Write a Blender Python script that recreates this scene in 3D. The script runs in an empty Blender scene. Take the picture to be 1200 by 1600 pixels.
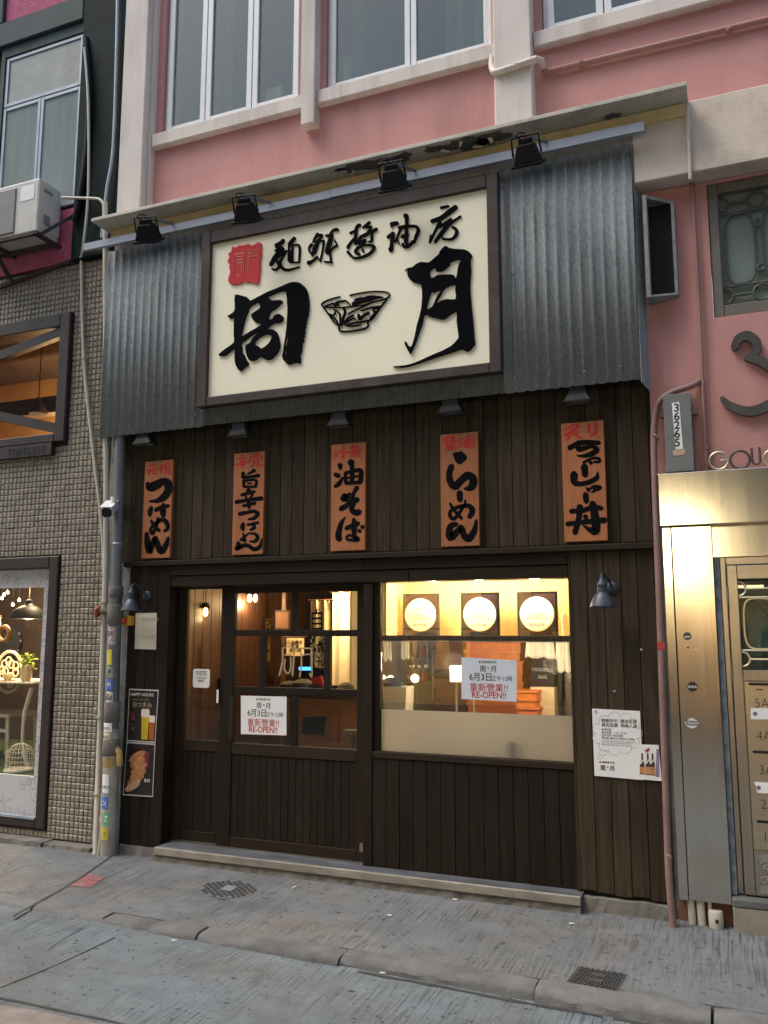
import bpy, math, random
import numpy as np
from mathutils import Vector, Matrix
R = math.radians
random.seed(7)
S = bpy.context.scene
COL = S.collection

# ------------------------------------------------------------------ camera
F_PX, PITCH, YAW = 1312.0, R(8.03), R(22.2)
CAM = Vector((0.0, -5.6, 1.77))
FW = Vector((-math.sin(YAW)*math.cos(PITCH), math.cos(YAW)*math.cos(PITCH), math.sin(PITCH)))
RT = Vector((math.cos(YAW), math.sin(YAW), 0.0))
UP = RT.cross(FW)
cd = bpy.data.cameras.new('camera')
cd.sensor_fit = 'VERTICAL'; cd.sensor_height = 24.0; cd.sensor_width = 18.0
cd.lens = 24.0*F_PX/1600.0
cd.clip_start = 0.05; cd.clip_end = 500
cam = bpy.data.objects.new('camera', cd); COL.objects.link(cam)
m3 = Matrix((RT, UP, -FW)).transposed()
cam.matrix_world = Matrix.Translation(CAM) @ m3.to_4x4()
S.camera = cam

# ------------------------------------------------------------------ sky, sun, exposure
SUN_EL, SUN_AZ = R(60), R(238)      # azimuth measured from +y, clockwise: a soft sun high over the opposite roofs
w = bpy.data.worlds.new('World'); S.world = w; w.use_nodes = True
nt = w.node_tree
sky = nt.nodes.new('ShaderNodeTexSky'); sky.sky_type = 'NISHITA'; sky.sun_disc = False
sky.sun_elevation = SUN_EL; sky.sun_rotation = SUN_AZ; sky.air_density = 1.6; sky.dust_density = 3.0; sky.ozone_density = 1.2
bg = nt.nodes['Background']; bg.inputs['Strength'].default_value = 0.09
nt.links.new(sky.outputs[0], bg.inputs['Color'])
sd = bpy.data.lights.new('sun', 'SUN'); sd.energy = 1.0; sd.angle = R(28); sd.color = (1.0, 0.95, 0.88)
so = bpy.data.objects.new('sun', sd); COL.objects.link(so)
sdir = Vector((math.sin(SUN_AZ)*math.cos(SUN_EL), math.cos(SUN_AZ)*math.cos(SUN_EL), math.sin(SUN_EL)))
so.rotation_euler = (-sdir).to_track_quat('-Z', 'Y').to_euler()
so.location = (0, -8, 20)
S.view_settings.view_transform = 'Standard'; S.view_settings.look = 'None'
S.view_settings.exposure = 1.32; S.view_settings.gamma = 1.0
S.view_settings.use_curve_mapping = False
S.render.engine = 'CYCLES'
S.cycles.use_denoising = True
S.cycles.max_bounces = 8; S.cycles.transparent_max_bounces = 12
S.cycles.sample_clamp_indirect = 4.0
S.cycles.caustics_reflective = False; S.cycles.caustics_refractive = False

# ------------------------------------------------------------------ measuring: where the sight line of a photo pixel meets a plane
def ray(u, v): return FW*F_PX + RT*(u-600) + UP*(800-v)
def on_y(u, v, y=0.0):
    r = ray(u, v); t = (y-CAM.y)/r.y; p = CAM + r*t; return Vector((p.x, y, p.z))
def on_z(u, v, z=0.05):
    r = ray(u, v); t = (z-CAM.z)/r.z; p = CAM + r*t; return Vector((p.x, p.y, z))

# ------------------------------------------------------------------ mesh helpers
def link(o, parent=None):
    COL.objects.link(o)
    if parent is not None:
        o.parent = parent
        o.matrix_parent_inverse = parent.matrix_basis.inverted()
    return o
class MB:
    def __init__(s): s.v = []; s.f = []
    def add(s, vs, fs):
        b = len(s.v); s.v += [tuple(p) for p in vs]; s.f += [tuple(i+b for i in f) for f in fs]; return s
    def box(s, x0, x1, y0, y1, z0, z1):
        vs = [(x0,y0,z0),(x1,y0,z0),(x1,y1,z0),(x0,y1,z0),(x0,y0,z1),(x1,y0,z1),(x1,y1,z1),(x0,y1,z1)]
        return s.add(vs, [(0,3,2,1),(4,5,6,7),(0,1,5,4),(1,2,6,5),(2,3,7,6),(3,0,4,7)])
    def cbox(s, x0, x1, yf, yb, z0, z1, c=0.004):      # front (toward -y) edges chamfered
        vs = [(x0+c,yf,z0+c),(x1-c,yf,z0+c),(x1-c,yf,z1-c),(x0+c,yf,z1-c),
              (x0,yf+c,z0),(x1,yf+c,z0),(x1,yf+c,z1),(x0,yf+c,z1),(x0,yb,z0),(x1,yb,z0),(x1,yb,z1),(x0,yb,z1)]
        fs = [(0,1,2,3),(4,5,1,0),(5,6,2,1),(6,7,3,2),(7,4,0,3),(8,9,5,4),(9,10,6,5),(10,11,7,6),(11,8,4,7),(11,10,9,8)]
        return s.add(vs, fs)
    def obox(s, p, q, wd, hg, up=(0,0,1)):             # oriented bar from p to q
        p = Vector(p); q = Vector(q); d = (q-p).normalized(); u = Vector(up)
        sd_ = d.cross(u)
        if sd_.length < 1e-4: sd_ = d.cross(Vector((1,0,0)))
        sd_.normalize(); u = sd_.cross(d)
        a, b = sd_*wd/2, u*hg/2
        vs = [p-a-b, p+a-b, p+a+b, p-a+b, q-a-b, q+a-b, q+a+b, q-a+b]
        return s.add(vs, [(0,1,2,3),(7,6,5,4),(0,4,5,1),(1,5,6,2),(2,6,7,3),(3,7,4,0)])
    def tube(s, pts, r, n=10, caps=True):
        pts = [Vector(p) for p in pts]
        rs = r if isinstance(r, (list, tuple)) else [r]*len(pts)
        prev = None; rings = []
        for i, p in enumerate(pts):
            d = (pts[min(i+1, len(pts)-1)] - pts[max(i-1, 0)]).normalized()
            if prev is None:
                a = d.cross(Vector((0,0,1)))
                if a.length < 0.1: a = d.cross(Vector((0,1,0)))
            else: a = prev - d*prev.dot(d)
            a.normalize(); prev = a; b = d.cross(a)
            rings.append([p + (a*math.cos(2*math.pi*k/n) + b*math.sin(2*math.pi*k/n))*rs[i] for k in range(n)])
        vs = [q for ring in rings for q in ring]; fs = []
        for i in range(len(pts)-1):
            for k in range(n):
                fs.append((i*n+k, i*n+(k+1)%n, (i+1)*n+(k+1)%n, (i+1)*n+k))
        if caps: fs.append(tuple(range(n-1,-1,-1))); fs.append(tuple(range((len(pts)-1)*n, len(pts)*n)))
        return s.add(vs, fs)
    def lathe(s, prof, o=(0,0,0), axis=(0,0,1), n=20):  # prof: (radius, distance along axis)
        ax = Vector(axis).normalized(); a = ax.cross(Vector((0,0,1)))
        if a.length < .1: a = ax.cross(Vector((1,0,0)))
        a.normalize(); b = ax.cross(a); o = Vector(o)
        vs = [o + ax*h + (a*math.cos(2*math.pi*k/n) + b*math.sin(2*math.pi*k/n))*max(r, 1e-4) for r, h in prof for k in range(n)]
        fs = [(i*n+k, i*n+(k+1)%n, (i+1)*n+(k+1)%n, (i+1)*n+k) for i in range(len(prof)-1) for k in range(n)]
        fs.append(tuple(range(n-1,-1,-1))); fs.append(tuple(range((len(prof)-1)*n, len(prof)*n)))
        return s.add(vs, fs)
    def prism(s, pts, y0, y1):                          # (x, z) outline extruded along y
        n = len(pts)
        vs = [(x, y0, z) for x, z in pts] + [(x, y1, z) for x, z in pts]
        fs = [tuple(range(n)), tuple(range(2*n-1, n-1, -1))] + [(i, i+n, (i+1)%n+n, (i+1)%n) for i in range(n)]
        return s.add(vs, fs)
    def slab(s, pts, z0, z1):                           # (x, y) outline extruded along z
        n = len(pts)
        vs = [(x, y, z0) for x, y in pts] + [(x, y, z1) for x, y in pts]
        fs = [tuple(range(n-1,-1,-1)), tuple(range(n, 2*n))] + [(i, (i+1)%n, (i+1)%n+n, i+n) for i in range(n)]
        return s.add(vs, fs)
    def build(s, name, mat, parent=None, smooth=False, bevel=0, recalc=True):
        v = np.array(s.v, dtype=float); c = (v.min(0)+v.max(0))/2
        me = bpy.data.meshes.new(name); me.from_pydata((v-c).tolist(), [], s.f)
        if recalc:
            import bmesh
            bm = bmesh.new(); bm.from_mesh(me); bmesh.ops.recalc_face_normals(bm, faces=bm.faces); bm.to_mesh(me); bm.free()
        me.materials.append(mat if not isinstance(mat, str) else M[mat])
        if smooth:
            me.polygons.foreach_set('use_smooth', [True]*len(me.polygons))
            me.set_sharp_from_angle(angle=R(40))
        o = bpy.data.objects.new(name, me); o.location = c
        link(o, parent)
        if bevel:
            b = o.modifiers.new('bevel', 'BEVEL'); b.width = bevel; b.segments = 2; b.limit_method = 'ANGLE'; b.angle_limit = R(35)
        return o
def tag(o, label, cat, group=None, kind=None):
    if label: o['label'] = label
    if cat: o['category'] = cat
    if group: o['group'] = group
    if kind: o['kind'] = kind
    return o
def thing(name, label, cat, loc, group=None, kind=None):
    e = bpy.data.objects.new(name, None); e.empty_display_size = 0.1
    e.location = loc; COL.objects.link(e)
    return tag(e, label, cat, group, kind)
def BX(x0, x1, y0, y1, z0, z1): return MB().box(x0, x1, y0, y1, z0, z1)
def CB(*a): return MB().cbox(*a)

# ------------------------------------------------------------------ procedural materials
M = {}
def mat(name, col, rough=0.7, metal=0.0, var=0.12, scale=6.0, stretch=(1,1,1), bump=0.0, bscale=80.0, bstretch=(1,1,1),
        dirt=None, dirt_amt=0.5, dirt_scale=2.0, dirt_lo=0.5, dirt_hi=0.72, dstretch=(1,1,1), rnd=0.0, spec=0.5, rvar=0.0, aniso=0.0):
    m = bpy.data.materials.new(name); m.use_nodes = True; n = m.node_tree.nodes; l = m.node_tree.links
    p = n['Principled BSDF']; p.inputs['Roughness'].default_value = rough; p.inputs['Metallic'].default_value = metal
    p.inputs['Specular IOR Level'].default_value = spec
    if aniso: p.inputs['Anisotropic'].default_value = aniso
    tc = n.new('ShaderNodeTexCoord'); oi = n.new('ShaderNodeObjectInfo')
    off = n.new('ShaderNodeVectorMath'); off.operation = 'MULTIPLY_ADD'
    cmb = n.new('ShaderNodeCombineXYZ')
    for k in range(3): l.new(oi.outputs['Random'], cmb.inputs[k])
    off.inputs[1].default_value = (31, 17, 23); l.new(cmb.outputs[0], off.inputs[0]); l.new(tc.outputs['Object'], off.inputs[2])
    def noise(sc, st, det=5, ro=0.6):
        mp = n.new('ShaderNodeMapping'); mp.inputs['Scale'].default_value = st; l.new(off.outputs[0], mp.inputs['Vector'])
        t = n.new('ShaderNodeTexNoise'); t.inputs['Scale'].default_value = sc; t.inputs['Detail'].default_value = det; t.inputs['Roughness'].default_value = ro
        l.new(mp.outputs[0], t.inputs['Vector']); return t.outputs['Fac']
    nz = noise(scale, stretch)
    rmp = n.new('ShaderNodeMapRange'); rmp.inputs['From Min'].default_value = 0.3; rmp.inputs['From Max'].default_value = 0.7
    rmp.inputs['To Min'].default_value = 1-var; rmp.inputs['To Max'].default_value = 1+var
    l.new(nz, rmp.inputs['Value']); val = rmp.outputs[0]
    if rnd:
        r2 = n.new('ShaderNodeMapRange'); r2.inputs['To Min'].default_value = 1-rnd; r2.inputs['To Max'].default_value = 1+rnd
        l.new(oi.outputs['Random'], r2.inputs['Value'])
        mu = n.new('ShaderNodeMath'); mu.operation = 'MULTIPLY'; l.new(val, mu.inputs[0]); l.new(r2.outputs[0], mu.inputs[1]); val = mu.outputs[0]
    vm = n.new('ShaderNodeVectorMath'); vm.operation = 'SCALE'; vm.inputs[0].default_value = col; l.new(val, vm.inputs['Scale'])
    out = vm.outputs[0]
    if dirt is not None:
        d = noise(dirt_scale, dstretch, 8, 0.65)
        dr = n.new('ShaderNodeMapRange'); dr.inputs['From Min'].default_value = dirt_lo; dr.inputs['From Max'].default_value = dirt_hi
        dr.inputs['To Max'].default_value = dirt_amt; l.new(d, dr.inputs['Value'])
        mx = n.new('ShaderNodeMix'); mx.data_type = 'RGBA'; l.new(dr.outputs[0], mx.inputs['Factor'])
        l.new(out, mx.inputs[6]); mx.inputs[7].default_value = (*dirt, 1); out = mx.outputs[2]
    l.new(out, p.inputs['Base Color'])
    if rvar:
        r3 = n.new('ShaderNodeMapRange'); r3.inputs['To Min'].default_value = max(0.02, rough-rvar); r3.inputs['To Max'].default_value = rough+rvar
        l.new(noise(scale*1.7, stretch, 6), r3.inputs['Value']); l.new(r3.outputs[0], p.inputs['Roughness'])
    if bump:
        b = n.new('ShaderNodeBump'); b.inputs['Strength'].default_value = bump; b.inputs['Distance'].default_value = 0.01
        l.new(noise(bscale, bstretch, 6), b.inputs['Height']); l.new(b.outputs[0], p.inputs['Normal'])
    M[name] = m; return m
def emit(name, col, strength):
    m = bpy.data.materials.new(name); m.use_nodes = True; p = m.node_tree.nodes['Principled BSDF']
    p.inputs['Base Color'].default_value = (*[min(1, c) for c in col], 1); p.inputs['Emission Color'].default_value = (*col, 1); p.inputs['Emission Strength'].default_value = strength
    M[name] = m; return m
def glass(name, tint, f0=0.04, rough=0.0, mixmin=0.0):
    m = bpy.data.materials.new(name); m.use_nodes = True; n = m.node_tree.nodes; l = m.node_tree.links
    n.remove(n['Principled BSDF'])
    t = n.new('ShaderNodeBsdfTransparent'); t.inputs['Color'].default_value = (*tint, 1)
    g = n.new('ShaderNodeBsdfGlossy'); g.inputs['Roughness'].default_value = rough
    fr = n.new('ShaderNodeLayerWeight'); fr.inputs['Blend'].default_value = 0.5
    pw = n.new('ShaderNodeMath'); pw.operation = 'POWER'; pw.inputs[1].default_value = 5.0; l.new(fr.outputs['Facing'], pw.inputs[0])
    mu = n.new('ShaderNodeMath'); mu.operation = 'MULTIPLY_ADD'; mu.inputs[1].default_value = 0.95; mu.inputs[2].default_value = f0+mixmin; mu.use_clamp = True
    mx = n.new('ShaderNodeMixShader'); l.new(pw.outputs[0], mu.inputs[0]); l.new(mu.outputs[0], mx.inputs[0]); l.new(t.outputs[0], mx.inputs[1]); l.new(g.outputs[0], mx.inputs[2])
    l.new(mx.outputs[0], n['Material Output'].inputs['Surface']); M[name] = m; return m

mat('pink', (0.565,0.292,0.276), 0.85, var=0.10, scale=1.4, bump=0.25, bscale=60, dirt=(0.31,0.165,0.15), dirt_amt=0.42, dirt_scale=1.5, dirt_lo=.48, dirt_hi=.76, dstretch=(2.6,1,0.4), spec=.2)
mat('cream', (0.70,0.635,0.59), 0.8, var=0.07, scale=2.0, bump=0.2, bscale=50, dirt=(0.33,0.27,0.22), dirt_amt=0.65, dirt_scale=2.2, dirt_lo=.48, dirt_hi=.76, dstretch=(2,1,0.3))
mat('beam', (0.66,0.575,0.49), 0.85, var=0.08, scale=2.0, bump=0.25, bscale=40, dirt=(0.22,0.17,0.12), dirt_amt=0.6, dirt_scale=1.8, dstretch=(1,1,0.5))
mat('soffit', (0.56,0.53,0.46), 0.85, var=0.15, scale=3.0, bump=0.3, bscale=30, dirt=(0.10,0.09,0.07), dirt_amt=0.7, dirt_scale=2.2, dirt_lo=.54, dirt_hi=.75)
mat('peel', (0.10,0.095,0.085), 0.95, var=0.3, scale=12, bump=0.3)
mat('paint_flake', (0.62,0.56,0.44), 0.8, var=0.1)
mat('white_alu', (0.72,0.74,0.76), 0.4, var=0.04, bump=0.05)
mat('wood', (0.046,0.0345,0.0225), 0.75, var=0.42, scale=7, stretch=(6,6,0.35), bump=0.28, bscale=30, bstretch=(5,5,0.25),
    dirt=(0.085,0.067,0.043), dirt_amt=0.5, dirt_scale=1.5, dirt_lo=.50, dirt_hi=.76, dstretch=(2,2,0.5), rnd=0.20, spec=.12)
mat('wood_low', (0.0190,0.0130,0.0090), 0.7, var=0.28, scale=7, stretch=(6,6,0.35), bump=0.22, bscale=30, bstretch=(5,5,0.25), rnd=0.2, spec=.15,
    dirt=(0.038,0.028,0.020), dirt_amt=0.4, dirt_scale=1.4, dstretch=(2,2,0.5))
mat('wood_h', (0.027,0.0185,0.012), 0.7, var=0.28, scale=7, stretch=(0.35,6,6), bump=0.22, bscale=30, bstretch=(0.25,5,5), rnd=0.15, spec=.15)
mat('wood_back', (0.012,0.010,0.008), 0.9)
mat('frame_wood', (0.034,0.022,0.018), 0.65, var=0.3, scale=8, stretch=(1,4,1), bump=0.3, bscale=40, dirt=(0.12,0.10,0.09), dirt_amt=0.4, dirt_scale=4)
mat('menu_wood', (0.35,0.122,0.042), 0.6, var=0.16, scale=5, stretch=(7,7,0.5), bump=0.15, bscale=30, bstretch=(6,6,.3), dirt=(0.16,0.055,0.022), dirt_amt=0.5, dirt_scale=4, rnd=0.1)
mat('ink', (0.004,0.004,0.005), 0.8, var=0.2, spec=.08)
mat('ink_sign', (0.0022,0.0025,0.005), 0.8, var=0.1, spec=.06)
mat('red_paint', (0.50,0.010,0.014), 0.55, var=0.15, scale=25)
mat('seal_red', (0.52,0.006,0.014), 0.7, var=0.1)
mat('sign_cream', (0.94,0.90,0.71), 0.6, var=0.02, scale=3, bump=0.03)
mat('zinc', (0.262,0.285,0.295), 0.8, 0.0, var=0.24, scale=60, stretch=(1,1,.5), dirt=(0.15,0.16,0.162), dirt_amt=0.3, dirt_scale=3, dstretch=(1,1,.25), bump=.05, spec=.04)
mat('zinc_old', (0.15,0.155,0.145), 0.6, 0.0, var=0.25, scale=12, dirt=(0.10,0.09,0.07), dirt_amt=0.7, dirt_scale=4, rvar=0.15)
mat('galv_rail', (0.34,0.365,0.41), 0.4, 0.4, var=0.12, scale=6, stretch=(0.4,1,1), rvar=.12)
mat('black_metal', (0.005,0.0053,0.007), 0.6, 0.0, var=0.15, spec=.2)
mat('lamp_blue', (0.045,0.055,0.075), 0.45, 0.3, var=0.2, scale=10)
mat('spot_grey', (0.026,0.028,0.031), 0.6, 0.0, var=0.15, spec=.25)
mat('lens', (0.12,0.125,0.125), 0.15, 0.0, var=0.05)
mat('paper', (0.78,0.79,0.80), 0.8, var=0.03, bump=.05, bscale=20)
mat('paper_blue', (0.60,0.66,0.74), 0.7, var=0.03)
mat('paper_old', (0.66,0.64,0.54), 0.8, var=0.05)
mat('print_black', (0.02,0.02,0.02), 0.7); mat('print_grey', (0.30,0.30,0.32), 0.8); mat('print_red', (0.42,0.02,0.02), 0.7)
mat('print_faint', (0.42,0.42,0.40), 0.8)
mat('concrete', (0.185,0.195,0.205), 0.9, var=0.17, scale=2.2, stretch=(13,.9,1), bump=0.55, bscale=26, bstretch=(1.0,0.12,1),
    dirt=(0.10,0.098,0.095), dirt_amt=0.75, dirt_scale=1.3, dirt_lo=.46, dirt_hi=.72)
mat('road', (0.22,0.245,0.258), 0.9, var=0.15, scale=2.0, stretch=(11,.6,1), bump=0.5, bscale=22, bstretch=(1.0,0.10,1),
    dirt=(0.115,0.108,0.10), dirt_amt=0.75, dirt_scale=1.1, dirt_lo=.50, dirt_hi=.72)
mat('kerb', (0.135,0.137,0.138), 0.92, var=0.22, scale=8, bump=0.6, bscale=60, dirt=(0.06,0.06,0.058), dirt_amt=0.7, dirt_scale=3.2, dirt_lo=.48, rnd=.12)
mat('joint', (0.045,0.045,0.045), 0.95, var=0.3)
mat('render_grey', (0.16,0.15,0.135), 0.95, var=0.25, scale=7, bump=0.7, bscale=40, dirt=(0.05,0.05,0.045), dirt_amt=.7, dirt_scale=4)
mat('plaster_rough', (0.30,0.295,0.28), 0.95, var=0.28, scale=7, bump=0.9, bscale=25, dirt=(0.07,0.07,0.065), dirt_amt=.8, dirt_scale=5)
mat('step_top', (0.085,0.09,0.10), 0.55, var=0.4, scale=5, stretch=(.5,2,1), dirt=(0.30,0.31,0.32), dirt_amt=.6, dirt_scale=3, dirt_lo=.52, dstretch=(.6,2,1))
mat('step_edge', (0.285,0.265,0.22), 0.8, var=0.2, scale=6, dirt=(0.12,0.11,0.095), dirt_amt=.8, dirt_scale=4, dirt_lo=.44, dstretch=(.5,1,1), bump=.2)
mat('iron', (0.075,0.075,0.075), 0.7, 0.4, var=0.3, scale=30, bump=.3)
mat('red_patch', (0.24,0.085,0.085), 0.9, var=0.35, scale=20, dirt=(0.2,0.2,0.2), dirt_amt=.8, dirt_scale=14)
mat('tile', (0.27,0.24,0.195), 0.45, var=0.14, scale=6, rnd=0.14, bump=.15, bscale=40, dirt=(0.07,0.06,0.05), dirt_amt=.55, dirt_scale=1.5, dirt_lo=.52, dstretch=(1,1,.35))
mat('grout', (0.035,0.030,0.026), 0.95, var=0.3)
mat('brown_frame', (0.030,0.020,0.018), 0.5, var=0.25, scale=6, bump=.15)
mat('white_board', (0.80,0.82,0.88), 0.6, var=0.02)
mat('board_line', (0.30,0.32,0.40), 0.6)
mat('green_dark', (0.006,0.015,0.014), 0.8, var=0.35, scale=3, bump=.2, dirt=(0.015,0.022,0.03), dirt_amt=.7, spec=.2, dirt_scale=2, dstretch=(1,1,.4))
mat('green_beam', (0.025,0.05,0.052), 0.75, var=0.25, scale=3, bump=.3, dirt=(0.02,0.025,0.025), dirt_amt=.6, dirt_scale=2)
mat('magenta', (0.45,0.10,0.19), 0.9, var=0.22, scale=22, bump=.8, bscale=35)
mat('old_alu', (0.32,0.37,0.42), 0.45, 0.3, var=0.12, dirt=(0.1,0.11,0.12), dirt_amt=.4)
mat('curtain', (0.20,0.25,0.25), 0.9, var=0.12, scale=3, stretch=(4,1,.3))
mat('grimy_pane', (0.24,0.26,0.24), 0.35, var=0.2, scale=3, dirt=(0.14,0.13,0.10), dirt_amt=.6, dirt_scale=2)
mat('ac_white', (0.56,0.55,0.52), 0.5, var=0.07, dirt=(0.25,0.22,0.18), dirt_amt=.45, dirt_scale=3, dstretch=(1,1,.4))
mat('ac_grille', (0.22,0.215,0.21), 0.6, var=0.1); mat('sticker_white', (0.78,0.80,0.82), 0.5, var=.03)
mat('rust', (0.055,0.038,0.034), 0.8, 0.2, var=0.4, scale=9, bump=.3, dirt=(0.16,0.06,0.03), dirt_amt=.4, dirt_scale=8)
mat('pvc_white', (0.50,0.48,0.41), 0.5, var=0.08, scale=4, dirt=(0.25,0.22,0.17), dirt_amt=.5, dirt_scale=3, dstretch=(1,1,.3))
mat('pipe_grey', (0.15,0.165,0.185), 0.5, 0.2, var=0.15, scale=5, dirt=(0.07,0.07,0.07), dirt_amt=.5, dirt_scale=3, bump=.1)
mat('pipe_pale', (0.38,0.365,0.33), 0.7, var=0.2, scale=6, dirt=(0.14,0.13,0.11), dirt_amt=.6, dirt_scale=4, bump=.2)
mat('pipe_pink', (0.36,0.185,0.172), 0.55, var=0.12, scale=4, dirt=(0.15,0.09,0.08), dirt_amt=.4, dirt_scale=3)
mat('pipe_cream', (0.60,0.53,0.48), 0.55, var=0.08, scale=4)
mat('steel', (0.62,0.59,0.53), 0.17, 1.0, var=0.05, scale=3, stretch=(14,14,.3), rvar=0.05, dirt=(0.36,0.31,0.24), dirt_amt=.35, dirt_scale=2.5)
mat('steel_frame', (0.42,0.38,0.33), 0.33, 1.0, var=0.08, scale=3, stretch=(14,14,.3), rvar=0.08, dirt=(0.2,0.17,0.13), dirt_amt=.4, dirt_scale=3)
mat('steel_mail', (0.55,0.49,0.38), 0.32, 1.0, var=0.06, scale=3, stretch=(.3,14,14), rvar=0.06)
mat('brass', (0.72,0.62,0.42), 0.3, 0.85, var=0.08)
mat('charcoal', (0.085,0.080,0.076), 0.45, 0.4, var=0.15, scale=8)
mat('rust_stain', (0.16,0.075,0.05), 0.9, var=.2)
mat('box_grey', (0.17,0.18,0.18), 0.55, 0.2, var=0.1, scale=5, dirt=(.1,.09,.08), dirt_amt=.4, dirt_scale=4)
mat('dark_void', (0.012,0.012,0.013), 0.9)
mat('yellow_plastic', (0.62,0.32,0.03), 0.4, var=.05); mat('red_plastic', (0.42,0.03,0.04), 0.4, var=.05)
mat('orange_metal', (0.30,0.075,0.03), 0.6, .3, var=.3, scale=20)
mat('cctv', (0.74,0.76,0.78), 0.35, var=.03); mat('gloss_black', (0.006,0.006,0.008), 0.08)
mat('poster_dark', (0.020,0.015,0.015), 0.3, var=.2); mat('poster_edge', (0.52,0.52,0.52), 0.5)
mat('beer', (0.55,0.40,0.02), 0.3, var=.12, scale=8); mat('beer_red', (0.42,0.10,0.02), 0.3, var=.15, scale=8); mat('foam', (0.72,0.68,0.60), 0.6, var=.1, scale=30)
mat('gyoza', (0.50,0.24,0.10), 0.5, var=.35, scale=22, dirt=(.2,.07,.02), dirt_amt=.7, dirt_scale=14); mat('gyoza_pale', (0.56,0.36,0.22), 0.5, var=.25, scale=25)
mat('gold_print', (0.36,0.28,0.16), 0.6); mat('pink_print', (0.36,0.06,0.10), 0.6); mat('green_print', (0.10,0.22,0.05), 0.6); mat('white_print', (0.75,0.75,0.75), 0.6)
mat('blue_sticker', (0.07,0.18,0.55), 0.5, var=.1); mat('yellow_sticker', (0.62,0.52,0.05), 0.5, var=.1); mat('green_sticker', (0.12,0.48,0.22), 0.5); mat('orange_sticker', (0.62,0.33,0.04), 0.5)
mat('butt', (0.78,0.76,0.70), 0.8); mat('leaf_scrap', (0.05,0.045,0.03), 0.9)
# indoors
mat('in_floor', (0.07,0.055,0.045), 0.5, var=.2); mat('in_wood', (0.040,0.016,0.0085), 0.5, var=0.25, scale=5, stretch=(6,6,.3), bump=.1, rnd=.12)
mat('in_wood_dark', (0.075,0.034,0.020), 0.5, var=0.25, scale=5, stretch=(6,6,.3), rnd=.2)
mat('in_cream', (0.78,0.60,0.30), 0.8, var=.05); mat('in_beige', (0.62,0.50,0.34), 0.8, var=.08); mat('in_ceiling', (0.14,0.10,0.07), 0.9)
mat('banner', (0.80,0.66,0.40), 0.8, var=.04); mat('crate_orange', (0.58,0.17,0.035), 0.5, var=.12, scale=6, rnd=.08); mat('carton', (0.13,0.06,0.035), 0.8, var=.2, rnd=.15)
mat('counter_wood', (0.40,0.17,0.055), 0.45, var=.2, scale=5, stretch=(.4,6,6)); mat('machine_white', (0.62,0.58,0.50), 0.4, var=.05); mat('white_plate', (0.86,0.85,0.80), 0.5)
mat('grey_box', (0.45,0.44,0.42), 0.6); mat('black_cloth', (0.015,0.014,0.014), 0.8)
mat('upper_room', (0.12,0.145,0.105), 0.9, var=.12); mat('upper_ceiling', (0.16,0.165,0.135), 0.9, var=.05)
mat('leaf_green', (0.30,0.42,0.03), 0.6, var=.3, scale=20); mat('vase', (0.62,0.55,0.38), 0.4, var=.08); mat('shop_white', (0.72,0.66,0.52), 0.5, var=.06); mat('turf', (0.05,0.085,0.015), 0.9, var=.4, scale=40, bump=.8, bscale=60)
mat('orange_vinyl', (0.50,0.22,0.03), 0.5); mat('shop_dark', (0.05,0.032,0.024), 0.8, var=.3, scale=4)
mat('opp_wall', (0.18,0.17,0.165), 0.9, var=.15, scale=1.5); mat('opp_dark', (0.05,0.05,0.055), 0.4); mat('awning_cloth', (0.10,0.10,0.11), 0.8)
glass('pane', (0.93,0.95,0.93)); glass('pane_shop', (0.93,0.95,0.95), f0=.13); glass('pane_up', (0.72,0.78,0.70), mixmin=0.05); glass('pane_left', (0.97,0.97,0.97))
glass('gate_glass', (0.55,0.66,0.64), mixmin=.02)
emit('bulb', (1.0,0.66,0.30), 9.0); emit('tube', (1.0,0.80,0.45), 9.0); emit('screen_blue', (0.05,0.35,1.0), 1.6); emit('fluoro', (0.8,1.0,0.9), 1.0); emit('mirror_glow', (1.0,0.80,0.46), 7.0)
emit('shop_light', (1.0,0.78,0.42), 11.0); emit('shop_light_white', (0.95,0.92,1.0), 3.0)
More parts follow.
